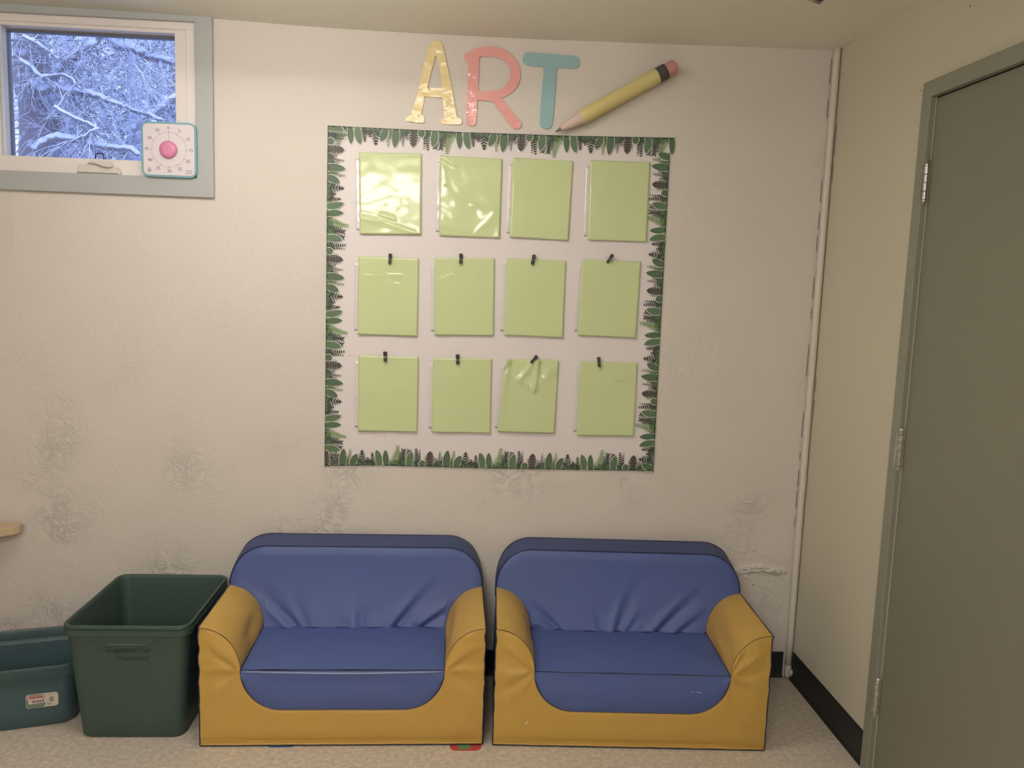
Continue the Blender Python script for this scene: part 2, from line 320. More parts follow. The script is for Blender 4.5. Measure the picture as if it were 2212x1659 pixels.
# cove base
def cove(name, pts, ax):
    pass
prof = [(0.0, 0.0), (0.012, 0.0), (0.006, 0.010), (0.0035, 0.02), (0.0035, 0.098), (0.002, 0.102), (0.0, 0.102)]
v = []; n = len(prof)
for x in (RX0, -0.032): v += [(x, -d, z) for d, z in prof]
f = [(i, (i + 1) % n, n + (i + 1) % n, n + i) for i in range(n)] + [tuple(range(n)), tuple(range(n, 2 * n))]
struct(mesh('baseboard_back', v, f, m_cove))
prof = [(d, z * 1.09) for d, z in prof]
v = []
for y in (-0.022, -0.606): v += [(-d, y, z) for d, z in prof]
struct(mesh('baseboard_right', v, f, m_cove))
v = []
for y in (DY0 - 0.06, RY0): v += [(-d, y, z) for d, z in prof]
struct(mesh('baseboard_right', v, f, m_cove))

# painted pipe in the corner
s = MB()
pts = [(-0.0145, -0.0135, 0.035 + i * 0.1) for i in range(24)] + [(-0.0145, -0.0135, 2.40)]
s.tube(pts, [0.0125 + 0.0008 * fbm(p[2] * 9, 3) for p in pts], 14)
pipe = s.build('trim_1', m_pipe, smooth=True); struct(pipe)
s = MB(); s.lathe([(0.0, 0.0), (0.011, 0.0), (0.0125, 0.012), (0.0132, 0.03), (0.0128, 0.05), (0.0, 0.05)], (-0.0145, -0.0145, 0.004), n=16); s.build('pipe_foot', m_pipe, pipe, smooth=True)
s = MB(); s.lathe([(0.0, 0.0), (0.006, 0.0), (0.0065, 0.018), (0.004, 0.024), (0.0, 0.024)], (-0.0078, -0.032, 0.018), n=14); s.build('pipe_stub', m_pipe, pipe, smooth=True)
# thin filler strip of paint that has cracked beside the pipe
s = MB()
for i in range(20):
    z0 = 0.62 + i * 0.085 + random.uniform(-.03, .03); l = random.uniform(0.02, 0.11)
    x = -0.0282 if random.random() < .7 else -0.0005
    s.box(x - 0.0004, x + 0.0004, -0.0021 if x < -.01 else -0.0275, 0.0005 if x < -.01 else -0.0262, z0, z0 + l)
s.build('paint_crack', m_pit, wall_back)

# broken plaster low in the corner: a ragged ledge with a lower field beneath it
def zr(x): return 0.436 + 0.010 * fbm(x * 12, 1.3) + 0.006 * sin(x * 31)
nx, nz_ = 190, 240; v = []; f = []
X0, X1, Z0, Z1 = -0.335, -0.031, 0.12, 0.56
def relief(x, z):
    if 1:
        u, w = (x - X0) / (X1 - X0), (z - Z0) / (Z1 - Z0)
        d = z - zr(x); ex = max(0.0, min(1, u * 5)) * min(1, (1 - u) * 9)
        led = math.exp(-(d / 0.0095) ** 2) * (0.25 + 1.0 * abs(fbm(x * 60, z * 150, 2, 4)))
        led += 0.45 * math.exp(-((d + 0.012 + 0.006 * fbm(x * 40, 7)) / 0.004) ** 2) * (1 if -0.24 < x < -0.11 else 0.2)
        h = 0.0150 * led * ex * (1 if x > -0.30 else 0.4)
        h += 0.0030 * max(0, fbm(x * 34, z * 34, 5, 4)) + 0.0012 * abs(fbm(x * 120, z * 120, 8)) * (1 if d < 0 else 0.55)
        if abs(x + 0.135 + 0.01 * sin(z * 9)) < 0.011 and d < 0: h += 0.0042 * abs(fbm(x * 70, z * 110, 9))
        e = min(1, u * 9, (1 - u) * 12, w * 7, (1 - w) * 9)
        return -0.0004 - max(0, h) * max(0, e) + (0.0007 if e <= 0.02 else 0)
for j in range(nz_):
    for i in range(nx):
        x = X0 + (X1 - X0) * i / (nx - 1); z = Z0 + (Z1 - Z0) * j / (nz_ - 1); v.append((x, relief(x, z), z))
for j in range(nz_ - 1):
    for i in range(nx - 1):
        a = j * nx + i; f.append((a, a + 1, a + 1 + nx, a + nx))
o = sheet('plaster_damage', v, f, m_wall, wall_back); o['kind'] = 'stuff'
s = MB()
for x, z, r in [(-0.173, 0.372, .0030), (-0.263, 0.325, .0026), (-0.243, 0.343, .0016), (-0.196, 0.30, .0018), (-0.197, 0.232, .0036), (-0.095, 0.178, .0034), (-0.071, 0.158, .0015), (-0.04, 0.465, .0016)]:
    k = 9; yy = min(relief(x + a, z + b_) for a in (-r, 0, r) for b_ in (-r, 0, r)) - 0.0004; s.add([(x + r * random.uniform(.6, 1.3) * cos(2 * pi * i / k), yy, z + r * random.uniform(.5, 1.1) * sin(2 * pi * i / k)) for i in range(k)], [tuple(range(k))])
s.build('plaster_pit', m_pit, wall_back)
# a few flakes and gouges on the wall above the sofas
s = MB()
def gouge(x, z, w, h, t=0.0022):
    s.add([(x - w, -0.0003, z), (x, -t, z + h * 0.3), (x + w, -0.0003, z), (x, -0.0003, z - h), (x, -0.0003, z + h)], [(0, 1, 4), (1, 2, 4), (0, 3, 1), (3, 2, 1)])
for q in [(-2.19, 0.705, .005, .003), (-0.375, 1.42, .0012, .014), (-1.71, 1.9, .002, .002), (-2.05, 1.35, .002, .002)]: gouge(*q)
s.build('plaster_flake', m_wall, wall_back)
s = MB()
for x, z, r in [(-1.905, 0.602, .0035), (-1.892, 0.604, .0022), (-1.45, 0.575, .002), (-1.19, 0.52, .0018)]:
    s.add([(x - r, -0.0006, z), (x, -0.0006, z - r * .5), (x + r, -0.0006, z + r * .2), (x, -0.0006, z + r * .6)], [(0, 1, 2, 3)])
s.build('bare_spot', m_pit, wall_back)
# nail holes and the broken-out pipe hole in the ceiling
s = MB()
for x, y in [(-0.545, -0.175), (-0.04, -0.19)]: s.lathe([(0, 0), (0.0025, 0), (0.0025, -0.001), (0, -0.001)], (x, y, ceil_z(x) + 0.0004), n=8)
s.build('nail_hole', m_pit, ceiling)
s = MB(); hz = ceil_z(-0.31); ring = []
v = []; f = []; K = 28
for ri, (r, h) in enumerate([(0.052, 0.0008), (0.044, -0.006), (0.036, -0.009), (0.028, -0.007), (0.022, 0.004)]):
    for k in range(K):
        a = 2 * pi * k / K; rr = r * (1 + 0.10 * fbm(cos(a) * 2 + ri * .1, sin(a) * 2)); v.append((-0.312 + rr * cos(a), -0.535 + rr * sin(a), hz + h * (1 + .3 * fbm(cos(a) * 3, sin(a) * 3, ri))))
for ri in range(4):
    for k in range(K): f.append((ri * K + k, ri * K + (k + 1) % K, (ri + 1) * K + (k + 1) % K, (ri + 1) * K + k))
s.add(v, f); s.build('ceiling_crater', m_ceil, ceiling, smooth=True)
s = MB(); s.lathe([(0, 0), (0.024, 0), (0.022, -0.004), (0, -0.004)], (-0.312, -0.535, hz - 0.0005), n=12); s.build('crater_opening', m_pit, ceiling)
s = MB(); s.tube([(-0.325, -0.535, hz), (-0.32, -0.53, hz - 0.012), (-0.305, -0.525, hz - 0.014), (-0.295, -0.53, hz - 0.004)], 0.006, 8); s.build('pipe_end', m_metal, ceiling, smooth=True)
# nail holes in the right wall above the door
s = MB()
for y, z in [(-0.57, 2.10), (-0.78, 2.27)]: s.lathe([(0, 0), (0.0022, 0), (0.0022, -0.001), (0, -0.001)], (0.0004, y, z), axis='x', n=8)
s.build('nail_hole', m_pit, wall_right)

# ------------------------------------------------------------------ door in the right wall
door = thing('door_1', None, None, (0, 0, 0)); struct(door)
s = MB(); s.box(0.002, 0.045, DY0, DY1, 0.008, DZ); s.build('door_panel', m_door, door, bevel=0.0015)
s = MB()
fo = 0.048
s.box(-0.016, 0.0, DY1 + 0.003, DY1 + fo, 0, DZ + 0.05); s.box(-0.016, 0.0, DY0 - fo, DY0 - 0.003, 0, DZ + 0.05); s.box(-0.016, 0.0, DY0 - 0.003, DY1 + 0.003, DZ + 0.004, DZ + 0.05)
s.build('door_casing', m_doorframe, door, bevel=0.002)
s = MB(); s.box(0.006, 0.05, DY1, DY1 + 0.004, 0, DZ + 0.005); s.box(0.006, 0.05, DY0, DY1, DZ, DZ + 0.005); s.box(0.006, 0.05, DY0 - .004, DY0, 0, DZ + 0.005); s.build('door_joint_shadow', m_gap, door)
def hinge(zc, worn):
    s = MB(); x = -0.008; y = DY1 + 0.002
    s.lathe([(0, -.062), (.0045, -.062), (.0062, -.055), (.0075, -.052), (.0075, -.048), (0, -.048)], (x, y, zc), n=14)
    seg = [-.048, -.024, .0, .024, .048]
    for a, b_ in zip(seg, seg[1:]): s.lathe([(0, a + .0012), (.0068, a + .0012), (.0075, a + .002), (.0075, b_ - .002), (.0068, b_ - .0012), (0, b_ - .0012)], (x, y, zc), n=14)
    s.lathe([(0, -.047), (.0055, -.047), (.0055, .047), (0, .047)], (x, y, zc), n=10)
    s.lathe([(0, .048), (.0075, .048), (.0075, .052), (.005, .055), (.0085, .060), (.006, .066), (0, .066)], (x, y, zc), n=14)
    s.box(-0.0178, -0.0155, y + 0.002, y + 0.012, zc - .05, zc + .05)
    h = s.build('hinge', m_metal if worn else m_doorhinge, door, smooth=False)
m_doorhinge = M('overpainted_steel', (0.36, 0.35, 0.30), 0.35, metal=0.35, var=(70, 0.8, (0.55, 0.5, 0.45)))
hinge(1.825, True); hinge(1.045, False); hinge(0.262, False)
s = MB(); s.lathe([(0, 0), (.028, 0), (.028, -.006), (.012, -.01), (.012, -.035), (.026, -.045), (.03, -.058), (.024, -.068), (0, -.07)], (0.002, DY0 + 0.07, 0.95), axis='x', n=24); s.build('door_knob', m_metal, door, smooth=True)

# ------------------------------------------------------------------ window in the back wall
win = thing('window_1', None, None); struct(win)
def bx(name, x0, x1, y0, y1, z0, z1, mat, parent=win, bevel=0.0):
    s = MB(); s.box(x0, x1, y0, y1, z0, z1); return s.build(name, mat, parent, bevel=bevel)
def ring_(name, x0, x1, z0, z1, w, y0, y1, mat, bevel=0.001, w2=None):
    s = MB(); t, r_, b_, l_ = w2 or (w, w, w, w)
    s.box(x0, x1, y0, y1, z1 - t, z1); s.box(x0, x1, y0, y1, z0, z0 + b_); s.box(x0, x0 + l_, y0, y1, z0 + b_, z1 - t); s.box(x1 - r_, x1, y0, y1, z0 + b_, z1 - t)
    return s.build(name, mat, win, bevel=bevel)
TY = -0.015
cas = prism_xz('casing', [(WX0 - .055, 1.757), (WX1 + .057, 1.757), (WX1 + .057, 2.3605), (WX1 + .03, 2.3612), (WX0 - .055, 2.371)], [[(WX0 + .001, WZ0 + .001), (WX1 - .001, WZ0 + .001), (WX1 - .001, WZ1 - .001), (WX0 + .001, WZ1 - .001)]], TY, 0.0, m_trim, win)
md = cas.modifiers.new('bevel', 'BEVEL'); md.width = .003; md.segments = 2; md.limit_method = 'ANGLE'; md.angle_limit = radians(40)
# window unit: outer frame, sash, screen frame, glass
ring_('window_frame', WX0, WX1, WZ0, WZ1, 0, 0.004, 0.11, m_white, w2=(0.024, 0.036, 0.032, 0.036))
ring_('sash', WX0 + .036, WX1 - .036, WZ0 + .032, WZ1 - .024, 0, 0.010, 0.06, m_white, w2=(0.012, 0.040, 0.022, 0.012))
gx0, gx1, gz0, gz1 = WX0 + .048, WX1 - .076, WZ0 + .054, WZ1 - .036
ring_('screen_frame', gx0, gx1, gz0, gz1, 0.0, 0.056, 0.088, m_gasket, w2=(0.006, 0.002, 0.002, 0.007))
m_bluewhite = M('cold_white_vinyl', (0.62, 0.68, 0.78), 0.35)
bx('sash_stop', gx0 - .0005, gx0 + .007, 0.028, 0.056, gz0, gz1, m_bluewhite)
m_glass = bpy.data.materials.new('window_glass'); m_glass.use_nodes = True
nt = m_glass.node_tree; nt.nodes.clear(); go = nt.nodes.new('ShaderNodeOutputMaterial'); mix = nt.nodes.new('ShaderNodeMixShader')
tr = nt.nodes.new('ShaderNodeBsdfTransparent'); tr.inputs[0].default_value = (0.97, 0.98, 1, 1); gl = nt.nodes.new('ShaderNodeBsdfGlossy'); gl.inputs['Roughness'].default_value = 0.02
fr = nt.nodes.new('ShaderNodeFresnel'); fr.inputs[0].default_value = 1.45
nt.links.new(fr.outputs[0], mix.inputs[0]); nt.links.new(tr.outputs[0], mix.inputs[1]); nt.links.new(gl.outputs[0], mix.inputs[2]); nt.links.new(mix.outputs[0], go.inputs[0])
bx('window_pane', gx0 + .001, gx1 - .001, 0.070, 0.0735, gz0 + .001, gz1 - .001, m_glass)
# dark wire bracket seen through the glass, at the foot of the pane
s = MB(); s.tube([(-2.628, 0.066, gz0 + .002), (-2.626, 0.066, gz0 + .026), (-2.602, 0.066, gz0 + .026), (-2.598, 0.066, gz0 + .002)], 0.0022, 8)
s.build('screen_clip', m_black, win, smooth=True)
# crank housing with its folded handle
def rp(name, outline, y0, y1, mat, parent, bevel=.002):
    o = prism_xz(name, outline, [], y0, y1, mat, parent)
    md = o.modifiers.new('bevel', 'BEVEL'); md.width = bevel; md.segments = 3; md.limit_method = 'ANGLE'; md.angle_limit = radians(35); return o
hx, hz0 = -2.578, 1.8225
hous = rp('crank_housing', [(hx - .078, hz0), (hx + .066, hz0), (hx + .064, hz0 + .016), (hx + .054, hz0 + .026), (hx - .035, hz0 + .042), (hx - .052, hz0 + .032), (hx - .073, hz0 + .031)], -0.012, 0.012, m_ivory, win, .004)
s = MB(); s.box(hx - .080, hx + .058, -0.0125, 0.0, hz0 - .0005, hz0 + .006); s.build('housing_base', M('taupe_plastic', (0.30, 0.27, 0.26), .5), win, bevel=.001)
rp('crank_handle', [(hx - .038, hz0 + .040), (hx - .010, hz0 + .043), (hx + .040, hz0 + .041), (hx + .044, hz0 + .028), (hx + .034, hz0 + .022), (hx + .014, hz0 + .024), (hx - .016, hz0 + .034), (hx - .036, hz0 + .034)], -0.024, -0.010, m_ivory, win, .003)

# ------------------------------------------------------------------ two foam sofas
m_yel = M('mustard_vinyl', (0.58, 0.375, 0.09), 0.48, spec=0.35, bump=(260, 0.25, 2), var=(5, 0.35, (0.56, 0.34, 0.10)))
m_blue = M('blue_vinyl', (0.085, 0.13, 0.35), 0.44, spec=0.4, bump=(260, 0.25, 2), var=(6, 0.3, (0.095, 0.13, 0.31)))
m_seat_glint = M('blue_vinyl_highlight', (0.20, 0.25, 0.48), 0.25, spec=0.7)  # lighter glossy blue that paints in the highlight along the seat edge
m_navy = M('navy_vinyl', (0.06, 0.08, 0.185), 0.5, spec=0.35, bump=(260, 0.25, 2))
m_pipn = M('navy_piping', (0.018, 0.02, 0.06), 0.5)
m_seam = M('dark_stitching', (0.03, 0.02, 0.03), 0.7)
m_scuff = M('pale_scuff', (0.62, 0.58, 0.50), 0.7)

def foam_sofa(label, loc, rz, seed, folds, W=0.45, D=0.462, lip=0.0):
    t = thing('toddler_sofa', label, 'sofa', loc, rz, 'foam toddler sofas against the wall')
    ZA, ZS, RXA, RZA = 0.397, 0.258, 0.128, 0.139
    XI = W - RXA
    def yb(z):                       # front face of the backrest (y = 0 is its rear)
        k = max(0.0, 0.56 - z); return -0.0745 - 0.05 * k - 0.55 * k * k
    def arm(th): return (W - RXA * sin(th), ZS + RZA * cos(th))     # |x|, z ; th 0 outer .. pi/2 inner
    def puff(x, z):                  # how the front face swells and creases
        y = 0.006 * min(1, (W - abs(x)) / 0.05) * min(1, max(0, z) / 0.05)
        r = sqrt((abs(x) - XI) ** 2 + (z - ZS) ** 2); a = atan2(z - ZS, abs(x) - XI)
        if abs(x) > XI - 0.002:
            w = sin(a * 7.0 + seed * 1.7 + (0.9 if x > 0 else 0) + 2.6 * fbm(r * 7, a * 1.5, seed)) * math.exp(-((r - 0.06) / 0.065) ** 2)
            y += 0.0042 * w * (1 if a > -0.9 else 0.3) * min(1, (W - abs(x)) / 0.012 + .2)
        y += 0.0022 * fbm(x * 6, z * 8, seed + 3)
        y += 0.0035 * math.exp(-((z - 0.018) / 0.008) ** 2) * -1
        return y
    def edge(z, sgn): return 0.0035 * fbm(z * 26, sgn * 3.1, seed) * min(1, z / .05) * (1 if z > .2 else .4)
    # --- yellow front panel: columns from the floor up to arm curve / scooped seat curve
    cols = []
    NA = 26
    for sgn in (-1, 1):
        L = []
        for i in range(NA + 1):
            th = (pi / 2) * i / NA; ax, az = arm(th); L.append((ax, az))
        for i in range(1, NA + 1):
            th = (pi / 2) * i / NA; L.append((XI - RXA * (1 - cos(th)), ZS - 0.133 * sin(th)))
        cols.append([(sgn * a, b_) for a, b_ in L])
    mid = [(x, 0.125) for x in [(-XI + RXA) + (2 * (XI - RXA)) * i / 24 for i in range(1, 24)]]
    path = cols[0] + mid + cols[1][::-1]
    NZ = 44; v = []; f = []
    for (x, zt) in path:
        for j in range(NZ + 1):
            z = zt * j / NZ
            xe = x + (edge(z, 1 if x > 0 else -1) * min(1, max(0, (abs(x) - XI) / RXA)))
            v.append((xe, -D - puff(x, z) * min(1, (zt - z) / 0.01 + 0.25), z + (0.0 if j else 0.0015)))
    n = NZ + 1
    for i in range(len(path) - 1):
        for j in range(NZ): a = i * n + j; f.append((a, a + n, a + n + 1, a + 1))
    sheet('front_panel', v, f, m_yel, t)
    # --- blue seat front
    v = []; f = []; NX, NZ = 60, 16
    for i in range(NX + 1):
        x = -XI + 2 * XI * (0.5 - 0.5 * cos(pi * i / NX)); q = max(0.0, (abs(x) - (XI - RXA)) / RXA); zb = ZS - 0.133 * sqrt(max(0, 1 - q * q))
        for j in range(NZ + 1):
            w = j / NZ; z = zb + (ZS - zb) * w
            top = math.exp(-((ZS - 0.016 - z) / 0.016) ** 2)
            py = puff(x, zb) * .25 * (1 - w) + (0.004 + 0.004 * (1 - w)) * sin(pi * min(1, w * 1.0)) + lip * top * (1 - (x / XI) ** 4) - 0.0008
            v.append((x, -D - py - 0.0012, z))
    n = NZ + 1
    for i in range(NX):
        for j in range(NZ): a = i * n + j; f.append((a, a + n, a + n + 1, a + 1))
    sheet('seat_front', v, f, m_blue, t)
    # --- seat
    v = []; f = []; NX, NY = 50, 26
    for i in range(NX + 1):
        x = -XI + 2 * XI * i / NX
        for j in range(NY + 1):
            w = j / NY; y = -D + (yb(0.262) + 0.004 + D) * w
            z = ZS + 0.006 * w + 0.007 * sin(pi * min(1, w * 1.1 + .02)) * (1 - (x / XI) ** 6) + 0.0016 * fbm(x * 7, y * 9, seed)
            z -= 0.004 * math.exp(-((w - 1) / 0.06) ** 2)
            z += 0.002 * sin(x * 60 + seed) * math.exp(-((w - 0.95) / 0.1) ** 2)
            v.append((x, y, z))
    n = NY + 1
    for i in range(NX):
        for j in range(NY): a = i * n + j; f.append((a, a + n, a + n + 1, a + 1))
    sheet('seat', v, f, m_blue, t)
    # --- arms
    for sgn in (-1, 1):
        v = []; f = []; NT, NY = 28, 34
        for i in range(NT + 1):
            th = (pi / 2) * i / NT; ax, az = arm(th)
            for j in range(NY + 1):
                w = j / NY; y = -D - 0.001 + (yb(az) + 0.003 + D) * w
                bul = 0.006 * sin(th * 2) * sin(pi * w) + 0.0085 * sin(pi * w) ** 2 * (-1) * math.exp(-((th - 1.12) / 0.2) ** 2)
                bul += 0.0035 * fbm(w * 3.5, th * 2.6, seed + sgn) * sin(pi * w) * sin(th) + 0.003 * sin(7 * w + 5 * th + seed) * math.exp(-((th - 1.3) / .25) ** 2) * sin(pi * w)
                nx_, nz2 = cos(th) * 0 + sin(pi / 2 - th) * 0, 0
                dx, dz = -cos(pi / 2 - th), cos(th)         # inward / upward normal of the quarter round
                x = ax + dx * bul; z = az + dz * bul
                x += edge(az, sgn) * max(0, 1 - w * 6) * max(0, 1 - th)
                v.append((sgn * x, y, z))
        n = NY + 1
        for i in range(NT):
            for j in range(NY): a = i * n + j; f.append((a, a + n, a + n + 1, a + 1) if sgn < 0 else (a, a + 1, a + n + 1, a + n))
        sheet('armrest', v, f, m_yel, t)
    # --- backrest face
    def ztop(x):
        q = max(0.0, (abs(x) - (W - 0.128)) / 0.128); return 0.402 + 0.135 * sqrt(max(0, 1 - q ** 2.1))
    def zbot(x):
        if abs(x) <= XI: return 0.262
        q = (W - abs(x)) / RXA; return ZS + RZA * sqrt(max(0, 1 - q * q))
    def fold(x, z):
        s = 0
        for (x0, z0, ang, ln, wd, am) in folds:
            dx, dz = x - x0, z - z0; ca, sa = cos(ang), sin(ang); al = dx * ca + dz * sa; pe = -dx * sa + dz * ca
            if al < -0.02: continue
            s += am * math.exp(-(pe / (wd * (0.6 + al / ln * 1.4))) ** 2) * math.exp(-(al / ln) ** 2)
            s -= 0.7 * am * math.exp(-((pe - 1.9 * wd) / (wd * 1.2)) ** 2) * math.exp(-(al / ln) ** 2)
        return s
    v = []; f = []; NX, NZ = 110, 54
    for i in range(NX + 1):
        x = -W * cos(pi * i / NX) * 1.0
        x = 0.55 * x + 0.45 * (-W + 2 * W * i / NX)
        zb, zt = zbot(x), ztop(x)
        for j in range(NZ + 1):
            w = j / NZ; z = zb + (zt - zb) * w
            ed = min(1, (zt - z) / 0.03, (W - abs(x)) / 0.03)
            y = yb(z) - 0.009 * sqrt(max(0, ed)) + fold(x, z) * min(1, ed + .0) - 0.002 * fbm(x * 5, z * 5, seed + 8) * ed
            v.append((x, y, z))
    n = NZ + 1
    for i in range(NX):
        for j in range(NZ): a = i * n + j; f.append((a, a + n, a + n + 1, a + 1))
    sheet('backrest', v, f, m_blue, t)
    # --- border band over the top of the backrest, from arm to arm
    arc = []
    for i in range(17):
        a = (pi / 2) * i / 16; arc.append((-W + 0.128 * (1 - cos(a)), 0.402 + 0.135 * sin(a)))
    topp = [(-W, 0.36)] + arc + [(x, 0.537) for x in (-0.2, -0.1, 0, 0.1, 0.2)] + [(-x, z) for x, z in arc[::-1]] + [(W, 0.36)]
    v = []; f = []; NB = 8
    for (x, z) in topp:
        for j in range(NB + 1):
            w = j / NB; y = yb(z) * (1 - w)
            out = 0.0045 * sin(pi * w) + 0.0015 * fbm(x * 9, w * 2, seed)
            hx_ = x / W; lift = 0.020 * w * max(0, min(1, (z - 0.40) / 0.1))
            v.append((x + (out if x > 0 else -out) * (1 if abs(x) > W - 0.1 else 0.0), y, z + lift + (out if z > 0.5 else 0)))
    n = NB + 1
    for i in range(len(topp) - 1):
        for j in range(NB): a = i * n + j; f.append((a, a + n, a + n + 1, a + 1))
    sheet('back_border', v, f, m_navy, t)
    # --- side panels, base and rear
    for sgn in (-1, 1):
        pts = [(-D, 0.002), (-0.0, 0.002), (0.0, 0.372), (yb(0.40), ZA + 0.004)] + [(-D, ZA)]
        v = []; f = []; NS, NV = 20, 16
        for i in range(NS + 1):
            y = -D + D * i / NS
            for j in range(NV + 1):
                z = 0.002 + (ZA - 0.002 + (0.0)) * j / NV
                b_ = 0.005 * sin(pi * i / NS) * sin(pi * min(1, j / NV)) + (edge(z, sgn) * sgn * max(0, 1 - i / 3.0) * sgn)
                v.append((sgn * (W - 0.0005) + sgn * b_ * 1.0, y, z))
        n = NV + 1
        for i in range(NS):
            for j in range(NV): a = i * n + j; f.append((a, a + n, a + n + 1, a + 1))
        sheet('side_panel', v, f, m_navy, t)
    rear = [(-W, 0.002), (W, 0.002)] + [(x, z + 0.02 * max(0, min(1, (z - .4) / .1))) for x, z in topp[::-1]]
    s = MB(); s.add([(x, 0.0, z) for x, z in rear], [tuple(range(len(rear)))]); s.build('rear_panel', m_navy, t)
    s = MB(); s.add([(-W, -D, 0.0015), (W, -D, 0.0015), (W, 0, 0.0015), (-W, 0, 0.0015)], [(0, 1, 2, 3)]); s.build('underside', m_pipn, t)
    # --- piping and seams
    s = MB()
    left = [(-W + edge(z, -1) * 1.0 - .0005, -D - 0.001, z) for z in [0.003 + (ZA - 0.003) * i / 30 for i in range(31)]]
    right = [(W + edge(z, 1) * 1.0 + .0005, -D - 0.001, z) for z in [0.003 + (ZA - 0.003) * i / 30 for i in range(31)]]
    s.tube(left, 0.0019, 7); s.tube(right, 0.0019, 7)
    for sgn in (-1, 1):
        s.tube([(sgn * (W + .0005), -D + (yb(.4) + D) * i / 12, ZA + 0.001 * sin(i)) for i in range(13)], 0.0019, 7)
    s.tube([(x, yb(z) - 0.0045, z) for x, z in topp[1:-1]], 0.0018, 7)
    s.tube([(x * 1.0, -0.002, z + 0.02 * max(0, min(1, (z - .4) / .1))) for x, z in topp[1:-1]], 0.0018, 7)
    s.tube([(-W + 2 * W * i / 20, -D - 0.0015, 0.0035) for i in range(21)], 0.0026, 7)
    s.build('piping', m_pipn, t, smooth=True)
    s = MB(); s.tube([(-W + .002 + (2 * W - .004) * i / 40, -D - 0.0035 - 0.0006 * sin(i * 1.3), 0.0085 + 0.0008 * fbm(i * .4, seed)) for i in range(41)], 0.0028, 8)
    s.build('hem', m_yel, t, smooth=True)
    s = MB()
    for sgn in (-1, 1):
        s.tube([(sgn * arm(pi / 2 * i / 16)[0] * 1.0, -D - 0.0025, arm(pi / 2 * i / 16)[1] - 0.0005) for i in range(17)], 0.0008, 6)
    s.tube([(-XI + 2 * XI * i / 20, -D - 0.0045 - 0.001 * sin(pi * i / 20), ZS + 0.0006) for i in range(21)], 0.0010, 6)
    s.build('seam', m_seam, t, smooth=True)
    s = MB()
    s.tube([(x, -D - 0.0035 - puff(x, z) * .25, z) for x, z in cols[0][NA:] + mid + cols[1][NA:][::-1]], 0.0010, 6)
    for sgn in (-1, 1):
        s.tube([(sgn * arm(pi / 2 * i / 16)[0], yb(arm(pi / 2 * i / 16)[1]) - 0.009 * min(1, i / 6), arm(pi / 2 * i / 16)[1] + 0.0008) for i in range(17)], 0.0009, 6)
        s.tube([(sgn * (XI - .001), -D + (yb(.262) + D) * i / 10, ZS + 0.002 + 0.006 * i / 10) for i in range(11)], 0.0010, 6)
    s.build('contrast_seam', m_pipn, t, smooth=True)
    if lip:  # added tube carrying the painted seat-edge highlight, left sofa only
        s = MB(); s.tube([(-XI + .004 + 2 * (XI - .004) * i / 30, -D - 0.0035 - 0.0045 * sin(pi * i / 30) - 0.0006 * sin(i * 1.9), ZS - 0.0050 - 0.0035 * sin(pi * i / 30) + 0.0006 * fbm(i * .5, 4)) for i in range(31)], 0.0032, 8); s.build('seat_highlight', m_seat_glint, t, smooth=True)
    return t

D2 = radians
foldsA = [(-0.20, 0.258, D2(140), 0.13, 0.011, 0.012), (-0.17, 0.262, D2(118), 0.09, 0.010, 0.005), (0.02, 0.258, D2(92), 0.06, 0.013, 0.009), (0.14, 0.258, D2(48), 0.14, 0.012, 0.012),
          (0.24, 0.262, D2(30), 0.12, 0.011, 0.011), (-0.06, 0.256, D2(80), 0.03, 0.008, 0.004)]
foldsB = [(-0.22, 0.262, D2(142), 0.12, 0.010, 0.012), (-0.06, 0.256, D2(112), 0.06, 0.008, 0.007), (-0.005, 0.256, D2(70), 0.12, 0.012, 0.011), (0.03, 0.256, D2(52), 0.06, 0.007, 0.006),
          (0.14, 0.258, D2(42), 0.15, 0.012, 0.013), (0.22, 0.26, D2(34), 0.10, 0.010, 0.008), (-0.30, 0.30, D2(150), 0.06, 0.010, 0.007)]
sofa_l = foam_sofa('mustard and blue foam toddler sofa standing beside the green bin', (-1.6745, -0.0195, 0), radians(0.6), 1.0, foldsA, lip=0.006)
sofa_r = foam_sofa('mustard and blue foam toddler sofa nearer the door, scuffed on its front', (-0.7215, -0.038, 0), radians(-2.2), 5.0, foldsB, W=0.447, D=0.460)
for nm, pts in (('scuff_mark', [(-0.345, 0.085), (-0.338, 0.092), (-0.330, 0.097), (-0.336, 0.088), (-0.342, 0.078)]), ('scuff_mark', [(0.19, 0.205), (0.20, 0.204), (0.202, 0.2055), (0.19, 0.2065)]), ('scuff_mark', [(0.207, 0.204), (0.222, 0.202), (0.225, 0.2035), (0.21, 0.206)])):
    s = MB(); s.add([(x, -0.460 - 0.0125, z) for x, z in pts], [tuple(range(len(pts)))]); s.build(nm, m_scuff, sofa_r)

# ------------------------------------------------------------------ storage bins
def rrect(w, d, r, n=6, cx=0.0, cy=0.0):
    P = []
    for sx, sy, a0 in ((1, 1, 0), (-1, 1, pi / 2), (-1, -1, pi), (1, -1, 1.5 * pi)):
        for i in range(n + 1):
            a = a0 + (pi / 2) * i / n; P.append((cx + sx * (w / 2 - r) + r * cos(a), cy + sy * (d / 2 - r) + r * sin(a)))
    return P
def loft(rings, close_last=True, close_first=True):
    """rings: list of (outline, z or z-function)"""
    v = []; f = []; n = len(rings[0][0])
    for P, z in rings:
        for (x, y) in P: v.append((x, y, z(x, y) if callable(z) else z))
    for k in range(len(rings) - 1):
        for i in range(n): f.append((k * n + i, k * n + (i + 1) % n, (k + 1) * n + (i + 1) % n, (k + 1) * n + i))
    if close_first: f.append(tuple(range(n))[::-1])
    if close_last: f.append(tuple((len(rings) - 1) * n + i for i in range(n)))
    return v, f
